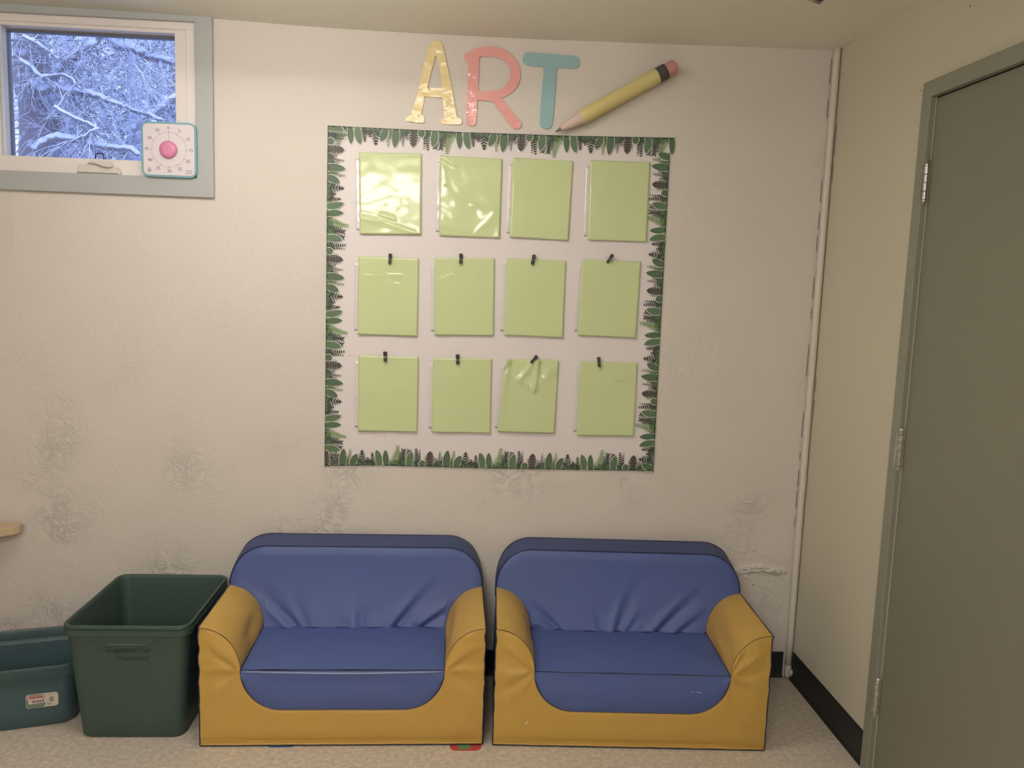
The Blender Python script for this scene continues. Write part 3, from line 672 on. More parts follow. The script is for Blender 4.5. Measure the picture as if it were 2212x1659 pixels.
m_bin = M('dark_green_plastic', (0.052, 0.09, 0.078), 0.48, spec=0.4, bump=(180, 0.35, 2), var=(9, 0.4, (0.062, 0.092, 0.072)))
m_ink = M('faded_marker_ink', (0.018, 0.035, 0.024), 0.6)
m_grip_glint = M('plastic_edge_highlight', (0.22, 0.26, 0.22), 0.5)  # paler green: highlight on the handle's lower edge put into the colour
bin_ = thing('storage_bin', 'tall dark green plastic bin without lid, handwritten front, left of the sofa', 'bin', (-2.352, -0.2415, 0))
H = 0.392; bw, bd, tw, td = 0.328, 0.392, 0.392, 0.458
rings = [(rrect(bw - .01, bd - .01, .035), 0.001), (rrect(bw, bd, .037), 0.008)]
for i in range(1, 6): k = i / 5; rings.append((rrect(bw + (tw - bw - .014) * k, bd + (td - bd - .014) * k, .037), 0.008 + (H - 0.036 - 0.008) * k))
rings += [(rrect(tw - .004, td - .004, .038), H - 0.035), (rrect(tw + .004, td + .004, .040), H - 0.033), (rrect(tw + .005, td + .005, .040), H - 0.016), (rrect(tw - .003, td - .003, .038), H - 0.0145),
          (rrect(tw + .002, td + .002, .039), H - 0.011), (rrect(tw + .003, td + .003, .039), H - 0.003), (rrect(tw - .001, td - .001, .038), H), (rrect(tw - .012, td - .012, .034), H), (rrect(tw - .018, td - .018, .032), H - 0.004)]
for i in range(0, 5): k = i / 4; rings.append((rrect(tw - .022 - (tw - bw) * k, td - .022 - (td - bd) * k, .032), H - 0.012 - (H - 0.022) * k))
v, f = loft(rings)
bin_body = mesh('bin_body', v, f, m_bin, bin_, smooth=True); md = bin_body.modifiers.new('e', 'EDGE_SPLIT'); md.split_angle = radians(50)
# handle ledge under the front rim
def front_y(z): return -(bd / 2 + (td - bd - .014) / 2 * max(0, (z - .008)) / (H - .044)) 
zt, zb_ = H - 0.034, H - 0.062
V = [(-.125, front_y(zt) - .0005, zt), (.125, front_y(zt) - .0005, zt), (.068, front_y(zb_) - .0055, zb_), (-.058, front_y(zb_) - .0055, zb_), (-.058, front_y(zb_) + .002, zb_ - .001), (.068, front_y(zb_) + .002, zb_ - .001), (-.125, front_y(zt) + .004, zt), (.125, front_y(zt) + .004, zt)]
mesh('handle_grip', V, [(0, 1, 2, 3), (3, 2, 5, 4), (0, 3, 4, 6), (1, 7, 5, 2)], m_bin, bin_)
s = MB(); s.tube([(-.052, front_y(zb_) - .0055, zb_), (.062, front_y(zb_) - .0055, zb_)], .0007, 5); s.build('handle_highlight', m_grip_glint, bin_)
tl = radians(0)
text('handwriting', 'Together For', 0.026, m_ink, bin_, (0.004, front_y(0.31) - .0014, 0.309), shear=0.25)
text('handwriting', 'Preschool', 0.024, m_ink, bin_, (0.018, front_y(0.28) - .0014, 0.281), shear=0.25)

m_tote = M('teal_blue_plastic', (0.055, 0.10, 0.115), 0.42, spec=0.45, bump=(120, 0.2, 2), var=(7, 0.3, (0.062, 0.11, 0.12)))
ang = atan2(0.059, 0.206)
TW, TD, TH = 0.40, 0.322, 0.210
ca, sa = cos(ang), sin(ang)
FRx, FRy = -2.558, -0.345              # front right corner on the floor
tcx, tcy = FRx + (-TW / 2) * ca - (TD / 2) * sa, FRy + (-TW / 2) * sa + (TD / 2) * ca
tote = thing('storage_tote', 'low teal plastic tote with a paper label, at the left edge', 'tote', (tcx, tcy, 0), ang)
bwz, bdz = TW - .02, TD - .01
def rimz(x, y): return TH - 0.010 * math.exp(-(x / 0.09) ** 2) * (1 if abs(y) > TD / 2 - .03 else 0) + 0.003 * fbm(x * 7, y * 7, 3)
rings = [(rrect(bwz - .012, bdz - .012, .045), 0.001), (rrect(bwz, bdz, .05), 0.010)]
for i in range(1, 5): k = i / 4; rings.append((rrect(bwz + (.012) * k, bdz + (.008) * k, .05), 0.010 + (TH - 0.045 - 0.010) * k))
rings += [(rrect(TW + .010, TD + .010, .052), TH - 0.040), (rrect(TW + .012, TD + .012, .053), lambda x, y: rimz(x, y) - 0.010), (rrect(TW + .016, TD + .016, .055), lambda x, y: rimz(x, y) - 0.005), (rrect(TW + .012, TD + .012, .053), rimz),
          (rrect(TW + .002, TD + .002, .05), rimz), (rrect(TW - .004, TD - .004, .048), lambda x, y: rimz(x, y) - 0.006), (rrect(TW - .006, TD - .006, .047), TH - 0.034), (rrect(TW - .022, TD - .022, .044), TH - 0.040), (rrect(TW - .028, TD - .026, .044), TH - 0.048), (rrect(TW - .04, TD - .034, .044), 0.014)]
v, f = loft(rings)
o = mesh('tote_body', v, f, m_tote, tote, smooth=True); md = o.modifiers.new('e', 'EDGE_SPLIT'); md.split_angle = radians(50)
# the printed label, with a torn paper tag over it
m_lab = M('label_cream', (0.62, 0.60, 0.52), 0.4); m_pinkl = M('label_pink', (0.62, 0.36, 0.34), 0.4); m_grnl = M('label_green', (0.16, 0.26, 0.19), 0.4)
m_redl = M('label_red', (0.30, 0.05, 0.06), 0.5); m_tag = M('tag_paper', (0.66, 0.56, 0.52), 0.7); m_purp = M('purple_ink', (0.10, 0.06, 0.14), 0.6); m_bar = M('print_grey_brown', (0.24, 0.20, 0.15), .6)
def loc_front(px_u, z): return px_u
lab = thing('x', None, None)
bpy.data.objects.remove(lab)
yl = -(bdz / 2 + .0055)
lx = 0.095        # centre of the label in the tote's own frame
def rr_xz(cx, cz, w, h, r, n=5): return [(x, z) for x, z in rrect(w, h, r, n, cx, cz)]
lb = prism_xz('product_label', rr_xz(lx, 0.094, 0.094, 0.046, .009), [], yl - .0006, yl + .003, m_lab, tote)
k = prism_xz('label_picture', rr_xz(lx - .0185, 0.094, 0.054, 0.043, .010), [], yl - .0009, yl, m_black, lb)
prism_xz('label_picture', rr_xz(lx - .0185, 0.094, 0.051, 0.040, .009), [], yl - .0011, yl, m_grnl, lb)
prism_xz('label_banner', rr_xz(lx - .0185, 0.1055, 0.051, 0.017, .006), [], yl - .0013, yl, m_pinkl, lb)
text('label_print', 'Sterilite', 0.0125, m_redl, lb, (lx - .0175, yl - .0016, 0.1075), shear=0.35, bold=.0002)
prism_xz('paper_tag', [(lx - .040, 0.086), (lx + .012, 0.087), (lx + .018, 0.092), (lx + .0185, 0.100), (lx + .013, 0.1045), (lx - .038, 0.102)], [], yl - .0022, yl, m_tag, lb)
text('handwriting', 'wool', 0.017, m_purp, lb, (lx - .012, yl - .0027, 0.095), shear=0.1, bold=.0003)
s = MB()
for i in range(9): s.box(lx + .021 + (i % 2) * .0002, lx + .034, yl - .0011, yl, 0.0875 + i * .0019, 0.0875 + i * .0019 + .0010)
s.box(lx + .014, lx + .032, yl - .0011, yl, 0.112, 0.1125); s.box(lx + .014, lx + .030, yl - .0011, yl, 0.1095, 0.110)
s.build('barcode', m_bar, lb)
s = MB(); s.tube([(lx + .013, yl - .001, 0.080), (lx + .018, yl - .001, 0.0825), (lx + .023, yl - .001, 0.080), (lx + .026, yl - .001, .082)], .0012, 5); s.tube([(lx + .018, yl - .001, 0.0745), (lx + .025, yl - .001, 0.078)], .001, 5)
s.build('leaf_print', m_grnl, lb)

# ------------------------------------------------------------------ floor stickers peeping out from under the left sofa
m_red = M('red_sticker', (0.50, 0.07, 0.08), .4); m_sgr = M('green_sticker', (0.14, 0.30, 0.12), .4); m_sbl = M('blue_sticker', (0.10, 0.22, 0.42), .4)
def prism_xy(name, P, z0, z1, mat, parent=None):
    n = len(P); return mesh(name, [(x, y, z0) for x, y in P] + [(x, y, z1) for x, y in P], [tuple(range(n))[::-1], tuple(range(n, 2 * n))] + [(i, (i + 1) % n, n + (i + 1) % n, n + i) for i in range(n)], mat, parent)
st = prism_xy('floor_sticker', rrect(.102, .16, .022, 6, -1.2735, -0.433), 0.0, 0.0006, m_red)
tag(st, 'red floor sticker with a green square under right front of left sofa', 'sticker', 'stickers on the floor')
prism_xy('sticker_centre', rrect(.040, .16, .004, 3, -1.278, -0.424), 0.0006, 0.0009, m_sgr, st)
tag(prism_xy('floor_sticker', rrect(.086, .13, .014, 6, -1.8665, -0.4285), 0.0, 0.0006, m_sbl), 'blue floor sticker showing under the front edge of left sofa', 'sticker', 'stickers on the floor')

# ------------------------------------------------------------------ table whose rounded end shows at the left edge
m_wood = M('birch_top', (0.60, 0.47, 0.30), 0.45, var=(14, 0.5, (0.55, 0.41, 0.25))); m_edge = M('birch_edge', (0.50, 0.36, 0.21), 0.5)
tb = thing('side_table', 'pale wooden table with slanting side, its corner showing at the left edge', 'table', (-2.878, -0.012, 0))
TP = [(-0.035, 0.0)]
for i in range(7):
    a = radians(90 - 132 * i / 6); TP.append((-0.034 + 0.034 * cos(a), -0.036 + 0.034 * sin(a)))
TP += [(-0.30, -0.30), (-0.36, -0.335), (-1.0, -0.335), (-1.06, -0.30), (-1.30, -0.05), (-1.30, 0.0)]
v, f = loft([([(x, y) for x, y in TP], 0.553), ([(x, y) for x, y in TP], 0.580)])
o = mesh('table_top', v, f, m_wood, tb); md = o.modifiers.new('bevel', 'BEVEL'); md.width = .004; md.segments = 3; md.limit_method = 'ANGLE'; md.angle_limit = radians(50)
s = MB(); s.box(-1.1, -.22, -.24, -.05, .49, .553); s.build('apron', m_edge, tb)
for a, b_ in ((-.20, -.05), (-.36, -.29), (-1.12, -.05), (-.98, -.29)):
    s = MB(); s.tube([(a, b_, 0.0), (a, b_, 0.3), (a, b_, 0.553)], [.012, .014, .018], 14); s.build('leg', m_edge, tb, smooth=True)

# laminated sheet on the wall at the left edge of the picture
o = prism_xz('wall_sheet', [(-3.12, 1.508), (-2.8815, 1.508), (-2.884, 1.745), (-3.12, 1.745)], [], -.0012, 0.0, M('pale_pink_sheet', (0.67, 0.63, 0.585), .4, coat=.5))
tag(o, 'pale blank sheet on the wall under the window, at the left edge', 'sheet')

# ------------------------------------------------------------------ art display board
def sstep(a, b_, x): t = max(0, min(1, (x - a) / (b_ - a))); return t * t * (3 - 2 * t)
m_board = M('white_backing_paper', (0.76, 0.72, 0.72), 0.55, bump=(9, 0.15, 2))
board = prism_xz('display_board', BOARD, [], -0.0016, -0.0002, m_board)
tag(board, 'large white paper display board on the wall, framed with leaf borders', 'display board')
m_tape = M('clear_tape', (0.74, 0.67, 0.64), 0.25, coat=0.6)
prism_xz('tape_piece', [(-1.634, 0.922), (-1.587, 0.922), (-1.585, 0.940), (-1.632, 0.943)], [], -0.0020, -0.0008, m_tape, board)
prism_xz('tape_piece', [(-1.733, 1.2165), (-1.699, 1.214), (-1.699, 1.2185), (-1.733, 1.2195)], [], -0.0020, -0.0008, m_tape, board)

LM = [M('die_cut_white', (0.74, 0.72, 0.68), .5), M('leaf_dark_green', (0.085, 0.15, 0.085), .5), M('leaf_mid_green', (0.11, 0.19, 0.10), .5), M('leaf_bright_fern', (0.19, 0.33, 0.12), .5),
      M('leaf_black_green', (0.035, 0.045, 0.035), .5), M('leaf_brown_grey', (0.075, 0.068, 0.062), .5), M('leaf_olive', (0.28, 0.33, 0.17), .5), M('leaf_grey_green', (0.14, 0.17, 0.14), .5)]
SC = 0.38 / 1325.0
def bez(p0, p1, bend, n):
    dx, dy = p1[0] - p0[0], p1[1] - p0[1]; m = ((p0[0] + p1[0]) / 2 - dy * bend, (p0[1] + p1[1]) / 2 + dx * bend)
    return [((1 - t) ** 2 * p0[0] + 2 * t * (1 - t) * m[0] + t * t * p1[0], (1 - t) ** 2 * p0[1] + 2 * t * (1 - t) * m[1] + t * t * p1[1]) for t in [i / n for i in range(n + 1)]]
def blade(p0, p1, w, bend=0.0, n=8, widest=0.4, base=0.45):
    """polygon outline of a leaf blade"""
    C = bez(p0, p1, bend, n); L = []; R_ = []
    for i, c in enumerate(C):
        t = i / n; a = C[min(i + 1, n)]; b_ = C[max(i - 1, 0)]; dx, dy = a[0] - b_[0], a[1] - b_[1]; l = sqrt(dx * dx + dy * dy) or 1
        ww = w * 0.5 * ((base + (1 - base) * sin(pi / 2 * min(1, t / widest))) if t < widest else cos(pi / 2 * (t - widest) / (1 - widest)) ** 0.62)
        L.append((c[0] - dy / l * ww, c[1] + dx / l * ww)); R_.append((c[0] + dy / l * ww, c[1] - dx / l * ww))
    return L, R_
def motif():
    """leaf polygons of one repeat in (u, v) metres: list of (quads/tris as point lists, material)"""
    out = []
    def strip(LR, m, grow=0):
        L, R_ = LR
        for i in range(len(L) - 1): out.append(([L[i], L[i + 1], R_[i + 1], R_[i]], m))
        out.append(None)
    def leaf(u0, u1, h, w, bend, m, v0=0, **k):
        w *= 1.18; k.setdefault('base', .75); strip(blade((u0, v0 - 4), (u1 + (u1 - u0) * .02, h + 8), w + 13, bend, **k), 0)
        strip(blade((u0, v0), (u1, h), w, bend, **k), m)
        strip(blade((u0, v0), (u0 + (u1 - u0) * .93, h * .93), 3.0, bend, n=6, base=.8), 2 if m != 2 else 1)
    def fern(u0, u1, h, w, bend, m, n=9, v0=0, lw=15, up=0.85, taper=True):
        C = bez((u0, v0), (u1, h), bend, n)
        strip(blade((u0, v0), (u1, h), 6, bend, n=6, base=.8), m)
        for i in range(1, n + 1):
            a = C[min(i + 1, n)]; b_ = C[i - 1]; dx, dy = a[0] - b_[0], a[1] - b_[1]; l = sqrt(dx * dx + dy * dy) or 1; dx /= l; dy /= l
            k = w * 0.62 * ((1.05 - 0.72 * i / n) if taper else 1.0)
            for sg in (-1, 1):
                q = (C[i][0] + (-dy * sg * k) + dx * k * up, C[i][1] + (dx * sg * k) + dy * k * up)
                strip(blade(C[i], q, lw, 0.16 * -sg, n=3, widest=.4, base=.5), m)
    def mound(u, w, h, m):
        P = [(u + w / 2 * cos(pi * i / 10), max(0, h * sin(pi * i / 10) * (1 if i % 2 else .88))) for i in range(11)]
        for i in range(10): out.append(([(u, 0), P[i], P[i + 1]], m))
        out.append(None)
    # ground layer
    for i in range(26):
        u = 20 + i * 50; mound(u, 110, 72 + 26 * sin(i * 2.3), [1, 2, 1, 4][i % 4])
    mound(275, 170, 115, 1); mound(1145, 100, 95, 2); mound(760, 120, 90, 1); mound(420, 120, 80, 2); mound(980, 100, 80, 1)
    leaf(565, 500, 80, 70, 0.1, 1)
    leaf(55, 40, 207, 66, 0.03, 1)
    fern(200, 225, 165, 60, -.1, 4, n=6)
    fern(115, 195, 248, 115, -.14, 3, n=10, lw=12)
    fern(262, 268, 195, 55, .05, 4, n=5, v0=60, lw=15, up=1.1, taper=False)
    fern(310, 335, 190, 50, .05, 4, n=5, v0=55, lw=15, up=1.1, taper=False)
    leaf(350, 378, 195, 78, 0.12, 2)
    fern(440, 430, 222, 88, -.05, 4, n=8, lw=15, up=.45)
    fern(492, 478, 212, 42, .08, 4, n=7, lw=10, up=1.0)
    fern(545, 552, 142, 50, 0, 6, n=5, lw=8, v0=45)
    leaf(530, 505, 85, 80, 0.1, 1)
    leaf(600, 612, 208, 88, 0.0, 5, widest=.5)
    for i in range(4):
        for sg in (-1, 1): strip(blade((607 + sg * 46, 50 + i * 32), (607 + sg * 22, 46 + i * 32), 6, 0, n=2), 0)
    fern(700, 735, 188, 62, -.1, 7, n=8, lw=10)
    fern(690, 680, 110, 95, 0, 4, n=5, lw=9, up=.15)
    fern(765, 768, 130, 45, 0, 4, n=4, lw=12, up=.7, v0=30)
    leaf(825, 838, 226, 82, 0.06, 1, widest=.32, base=.8)
    fern(868, 915, 203, 78, -.12, 6, n=8, lw=11)
    fern(880, 890, 110, 50, 0, 1, n=5, lw=9, up=1.2)
    leaf(945, 1010, 155, 74, 0.14, 1, base=.7)
    fern(1068, 1066, 172, 128, 0, 4, n=5, lw=17, up=.62); strip(blade((1066, 150), (1067, 215), 20, 0, n=4), 4)
    fern(1135, 1140, 100, 70, 0, 5, n=5, lw=13, up=.6)
    fern(1210, 1198, 150, 85, 0, 4, n=6, lw=12, up=.55); strip(blade((1198, 130), (1197, 180), 13, 0, n=4), 4)
    leaf(1288, 1245, 206, 72, -0.12, 2, widest=.45, base=.8)
    for i in range(7): mound(60 + i * 190, 60, 20, 4)
    return out
MOT = motif()
def border(name, label, edge, inward, u_gap, direction):
    """edge: polyline points (x, z) walked in the direction of growing u"""
    E = edge if direction > 0 else edge[::-1]
    cum = [0]
    for a, b_ in zip(E, E[1:]): cum.append(cum[-1] + sqrt((b_[0] - a[0]) ** 2 + (b_[1] - a[1]) ** 2))
    Lt = cum[-1]
    def P(u, v_):
        k = 0
        while k < len(E) - 2 and u > cum[k + 1]: k += 1
        t = (u - cum[k]) / (cum[k + 1] - cum[k]); x = E[k][0] + (E[k + 1][0] - E[k][0]) * t; z = E[k][1] + (E[k + 1][1] - E[k][1]) * t
        return x + inward[0] * v_, z + inward[1] * v_
    V = []; F = []; MI = []
    def poly(pts, m, y):
        k = len(V)
        for (u, v_) in pts:
            x, z = P(u, v_); V.append((x, y, z))
        F.append(tuple(range(k, k + len(pts)))); MI.append(m)
    n = 40
    for i in range(n):
        a, b_ = Lt * i / n, Lt * (i + 1) / n
        poly([(a, -.002), (b_, -.002), (b_, .008), (a, .008)], 0, -.0030)
    g = u_gap - 0.38 * 6
    lay = 0
    while g < Lt:
        y = -.0036
        for it in MOT:
            if it is None: y -= .000007; continue
            pts, m = it; pts = [(g + p[0] * SC, max(0.0, p[1] * SC)) for p in pts]
            uc = sum(p[0] for p in pts) / len(pts)
            if uc < 0.001 or uc > Lt - 0.001: continue
            pts = [(min(Lt, max(0, p[0])), p[1]) for p in pts]
            poly(pts, m, y)
        a, b_ = max(0, g + .003), min(Lt, g + .38 - .002)
        if b_ > a: poly([(a, 0), (b_, 0), (b_, .0022), (a, .0022)], 4, -.0052)
        g += 0.38
    o = sheet(name, V, F, LM, None, False, MI)
    tag(o, label, 'border', 'leafy border strips')
    return o
border('leaf_border', 'printed jungle leaf border strip along the top of the display board', EDGE_TOP, (0, -1), 0.3773, -1)
border('leaf_border', 'printed jungle leaf border strip along the bottom of the display board', EDGE_BOTTOM, (0, 1), 0.210, 1)
border('leaf_border', 'printed jungle leaf border strip down the left side of the display board', EDGE_LEFT, (1, 0), 0.2865, 1)
border('leaf_border', 'printed jungle leaf border strip up the right side of the display board', EDGE_RIGHT, (-1, 0), 0.1223, 1)

# ------------------------------------------------------------------ green papers in clear sleeves
m_paper = M('light_green_paper_behind_film', (0.585, 0.685, 0.36), 0.6, coat=0.6, coat_rough=0.05, var=(3.2, 0.5, (0.57, 0.66, 0.35)), bump=(9, 0.05, 2))
m_film = M('clear_sleeve_film', (0.73, 0.70, 0.71), 0.22, coat=0.8, coat_rough=0.06, bump=(40, 0.5, 2))
m_hole = M('punched_hole_rim', (0.82, 0.79, 0.78), 0.3)
POS = ['first', 'second', 'third', 'fourth']; ROW = ['top', 'middle', 'bottom']
LAB = ['first paper of the top row, with a broad white glare near its foot',
       'second paper of the top row, with wrinkled shiny film at its upper left',
       'third paper of the top row, with a shiny sleeve edge on its left',
       'fourth paper of the top row, nearest the right border',
       'first paper of the middle row, held by an upright black clip',
       'second paper of the middle row, with a pale streak below its clip',
       'third paper of the middle row, under a slightly tilted black clip',
       'fourth paper of the middle row, under a strongly tilted black clip',
       'first paper of the bottom row, above a scrap of clear tape',
       'second paper of the bottom row, with a glint just below its clip',
       'crumpled paper of the bottom row, creased below a slanting clip',
       'fourth paper of the bottom row, with sharp shiny creases across its film']
def ridge(u, w, p, q, wd, am):
    """crease along segment p-q in paper fractions"""
    dx, dy = q[0] - p[0], (q[1] - p[1]) * 1.3; L2 = dx * dx + dy * dy; ax, ay = u - p[0], (w - p[1]) * 1.3
    t = max(0, min(1, (ax * dx + ay * dy) / L2)); d = sqrt((ax - t * dx) ** 2 + (ay - t * dy) ** 2)
    return am * math.exp(-(d / wd) ** 2)
CR = {0: [((-.02, .80), (.35, .84), .05, .0035), ((.35, .84), (.9, .98), .045, .003), ((.35, .76), (.55, .80), .06, .003)],
      1: [((0, .02), (.25, .10), .05, .004), ((.05, .1), (.10, .35), .04, .002), ((.52, .60), (.70, .58), .03, .002), ((0, .85), (.5, .93), .05, .0015), ((.6, .95), (.9, .7), .06, .001)],
      2: [((.0, .02), (.12, .05), .04, .003), ((.03, .05), (.0, .3), .03, .002), ((.3, .1), (.2, .9), .08, .001)],
      3: [((.0, .12), (.12, .0), .02, .003), ((.12, .12), (.2, .0), .02, .003), ((.35, .0), (.15, .6), .07, .0015)],
      4: [((.1, .25), (.75, .22), .03, .0012), ((.3, .27), (.7, .3), .03, -.001)],
      5: [((.05, .3), (.3, .22), .03, .0013), ((.5, .0), (.8, .3), .08, .0012)],
      6: [((.3, .2), (.8, .4), .1, .0010)],
      7: [((.4, .05), (.1, .14), .05, .002), ((.45, .05), (.95, .12), .05, .002)],
      8: [((.1, .5), (.9, .4), .06, .0012), ((.0, .95), (.3, .98), .06, .002)],
      9: [((.42, .12), (.5, .2), .03, .0025), ((.3, .25), (.6, .2), .05, .0015), ((.1, .7), (.9, .75), .08, .0012)],
      10: [((.62, .0), (.58, .42), .045, .009), ((.58, .0), (.30, .28), .05, .006), ((.72, .0), (.70, .2), .06, -.005), ((0, .16), (.3, -.02), .05, -.005), ((.3, .3), (.6, .4), .05, .003), ((.95, .1), (.7, .3), .08, .003)],
      11: [((.35, .06), (.62, .0), .02, .0025), ((.52, .24), (.85, .22), .018, .0030), ((.28, .44), (.38, .48), .016, .003), ((.38, .48), (.62, .36), .016, .003), ((.28, .45), (.25, .56), .05, .002), ((.9, .05), (.5, .35), .06, .0015)]}
for k, Q in enumerate(PAPERS):
    (ax, az), (bx_, bz), (cx_, cz), (dx_, dz_) = Q
    t = thing('sleeved_paper', 'light green ' + LAB[k], 'paper', (ax, 0, dz_), 0, 'light green papers on the display board')
    NU, NW = 34, 44; v = []; f = []
    rnd = random.Random(40 + k)
    def depth(u, w):
        y = -0.0062 - 0.0028 * w ** 2 - 0.0014 * (abs(u - .5) * 2) ** 2 * (0.4 + 0.6 * w)
        y -= 0.0007 * fbm(u * 1.7 + k * 3.1, w * 2.1, k)
        for (p, q, wd, am) in CR[k]: y -= ridge(u, w, p, q, wd * (.62 if k != 10 else 1), am * (.75 if k != 10 else .8))
        if k == 10: y -= 0.006 * sstep(.0, .1, .14 - u) * (1 - w) ; y -= .003 * sin(pi * u) * w
        return min(y, -0.0048)
    for j in range(NW + 1):
        w = j / NW
        for i in range(NU + 1):
            u = i / NU
            x = (1 - w) * ((1 - u) * ax + u * bx_) + w * ((1 - u) * dx_ + u * cx_); z = (1 - w) * ((1 - u) * az + u * bz) + w * ((1 - u) * dz_ + u * cz)
            if k == 10:
                z -= 0.004 * sin(u * 7) * (1 - w) ** 3 * (1 if u > .5 else .3) + 0.007 * math.exp(-((u - .62) / .08) ** 2) * (1 - w) ** 6; x += 0.006 * math.exp(-((w - .1) / .1) ** 2) * (1 - u) ** 4
            v.append((x - ax, depth(u, w), z - dz_))
    for j in range(NW):
        for i in range(NU): a = j * (NU + 1) + i; f.append((a, a + NU + 1, a + NU + 2, a + 1))
    pp = sheet('paper', v, f, m_paper, t)
    md = pp.modifiers.new('thick', 'SOLIDIFY'); md.thickness = 0.0009; md.offset = 0.0
    # clear sleeve: a slightly larger film pocket behind, with a punched strip to the left
    ex = 0.0135
    ux, uz = (dx_ - ax), (dz_ - az); up = (ax - dx_, az - dz_)
    def S_(s_, t_): # s_ metres to the left(+), t_ fraction from the top
        return (ax + ux * t_ - s_ - ax, az + uz * t_ - dz_)
    v = []; f = []; n = 26
    for j in range(n + 1):
        t_ = 0.075 + 0.875 * j / n
        for s_ in (ex + .0006 * sin(j * .9), 0.009, 0.004, -0.012):
            x, z = S_(s_, t_); v.append((x, -0.0035 - 0.0012 * fbm(j * .3, s_ * 200, k) - (0.0012 if s_ > .01 else 0), z))
    for j in range(n):
        for i in range(3): a = j * 4 + i; f.append((a, a + 4, a + 5, a + 1))
    fl = sheet('sleeve', v, f, m_film, t)
    md = fl.modifiers.new('thick', 'SOLIDIFY'); md.thickness = 0.0005
    for t_ in (0.12, 0.5, 0.88):
        x, z = S_(0.0085, t_); s = MB(); s.lathe([(0, 0), (0.0022, 0), (0.0022, -0.0012), (0, -0.0012)], (x, -0.0042, z), axis='y', n=10); s.build('punched_hole', m_hole, fl)

# ------------------------------------------------------------------ little black clips
m_clip = M('black_painted_wood', (0.045, 0.05, 0.042), 0.5); m_wire = M('thin_wire', (0.55, 0.53, 0.5), 0.3, metal=0.9)
CL = ['upright black mini clip on the first paper of the middle row', 'upright black mini clip on the second paper of the middle row', 'slightly tilted black mini clip on third paper of middle row', 'strongly tilted black mini clip on fourth paper of middle row',
      'upright black mini clip on the first paper of the bottom row', 'upright black mini clip on the second paper of the bottom row', 'slanting black mini clip on the crumpled paper', 'left-leaning black mini clip on the fourth paper of bottom row']
def clip(k, x, z, deg):
    t = thing('mini_clip', CL[k], 'clip', (x, -0.013, z), 0, 'black mini clips on the display board'); t.rotation_euler = (0, radians(deg), 0)
    for (side, dx) in ((-1, -0.0008 * (k % 3)), (1, 0.0008)):
        s = MB(); yy = -0.0045 if side < 0 else 0.0005; w = 0.0048
        pts = [(-w, -.019), (w, -.019), (w, -.006), (w * .8, -.004), (w * .8, -.001), (w, .001), (w * 1.15, .0165), (-w * 1.15, .0165), (-w, .001), (-w * .8, -.001), (-w * .8, -.004), (-w, -.006)]
        n = len(pts); lift = 0.003
        v = [(px + dx, yy + (side * lift * max(0, pz / .0165)), pz) for px, pz in pts] + [(px + dx, yy + 0.004 + (side * lift * max(0, pz / .0165)), pz) for px, pz in pts]
        s.add(v, [tuple(range(n)), tuple(range(n, 2 * n))[::-1]] + [(i, (i + 1) % n, n + (i + 1) % n, n + i) for i in range(n)])
        s.build('clip_jaw', m_clip, t)
    s = MB(); s.tube([(-.0055, -.0056, -.0022), (.0055, -.0056, -.0032)], .0007, 6); s.tube([(.0056, -.0056, -.0028), (.0060, 0, -.002), (.0058, .004, -.003)], .0007, 6); s.tube([(-.0056, -.0056, -.0024), (-.0060, 0, -.002), (-.0058, .004, -.003)], .0007, 6)
    s.build('spring', m_wire, t)
for k, (x, z, a) in enumerate(CLIPS): clip(k, x, z, a)

# ------------------------------------------------------------------ A R T letters, laminated
def wavy(o, am, sc, seed):
    bm = bmesh.new(); bm.from_mesh(o.data)
    bmesh.ops.triangulate(bm, faces=bm.faces)
    for _ in range(5):
        E_ = [e for e in bm.edges if e.calc_length() > 0.011]
        if not E_: break
        bmesh.ops.subdivide_edges(bm, edges=E_, cuts=1); bmesh.ops.triangulate(bm, faces=bm.faces)
    for v in bm.verts: v.co.y -= am * (0.6 + fbm(v.co.x * sc, v.co.z * sc * 1.4, seed))
    bm.to_mesh(o.data); bm.free()
def lam(name, col): return M(name, col, 0.5, coat=0.65, coat_rough=0.05, bump=(24, 0.22, 2))
zt_ = {'A': (0.80, 0.66, 0.32), 'R': (0.82, 0.38, 0.36), 'T': (0.30, 0.50, 0.53)}
oA = prism_xz('letter_a', smooth_loop(A_OUT, 2), [A_IN], -0.0045, -0.0028, lam('laminated_yellow_card', zt_['A'])); wavy(oA, 0.0022, 14, 1)
tag(oA, 'laminated pale yellow letter A above the display board', 'letter', 'cut-out letters above the board')
oR = prism_xz('letter_r', smooth_loop(R_OUT, 2), [smooth_loop(R_IN, 2)], -0.0045, -0.0028, lam('laminated_coral_card', zt_['R'])); wavy(oR, 0.0018, 14, 2)
tag(oR, 'laminated coral pink letter R above the display board', 'letter', 'cut-out letters above the board')
oT = prism_xz('letter_t', smooth_loop(T_OUT, 2), [], -0.0045, -0.0028, M('blue_card', zt_['T'], .55)); wavy(oT, 0.0010, 8, 3)
tag(oT, 'light blue letter T above the display board', 'letter', 'cut-out letters above the board')
def rim_line(o, loop, w, parent):
    pass

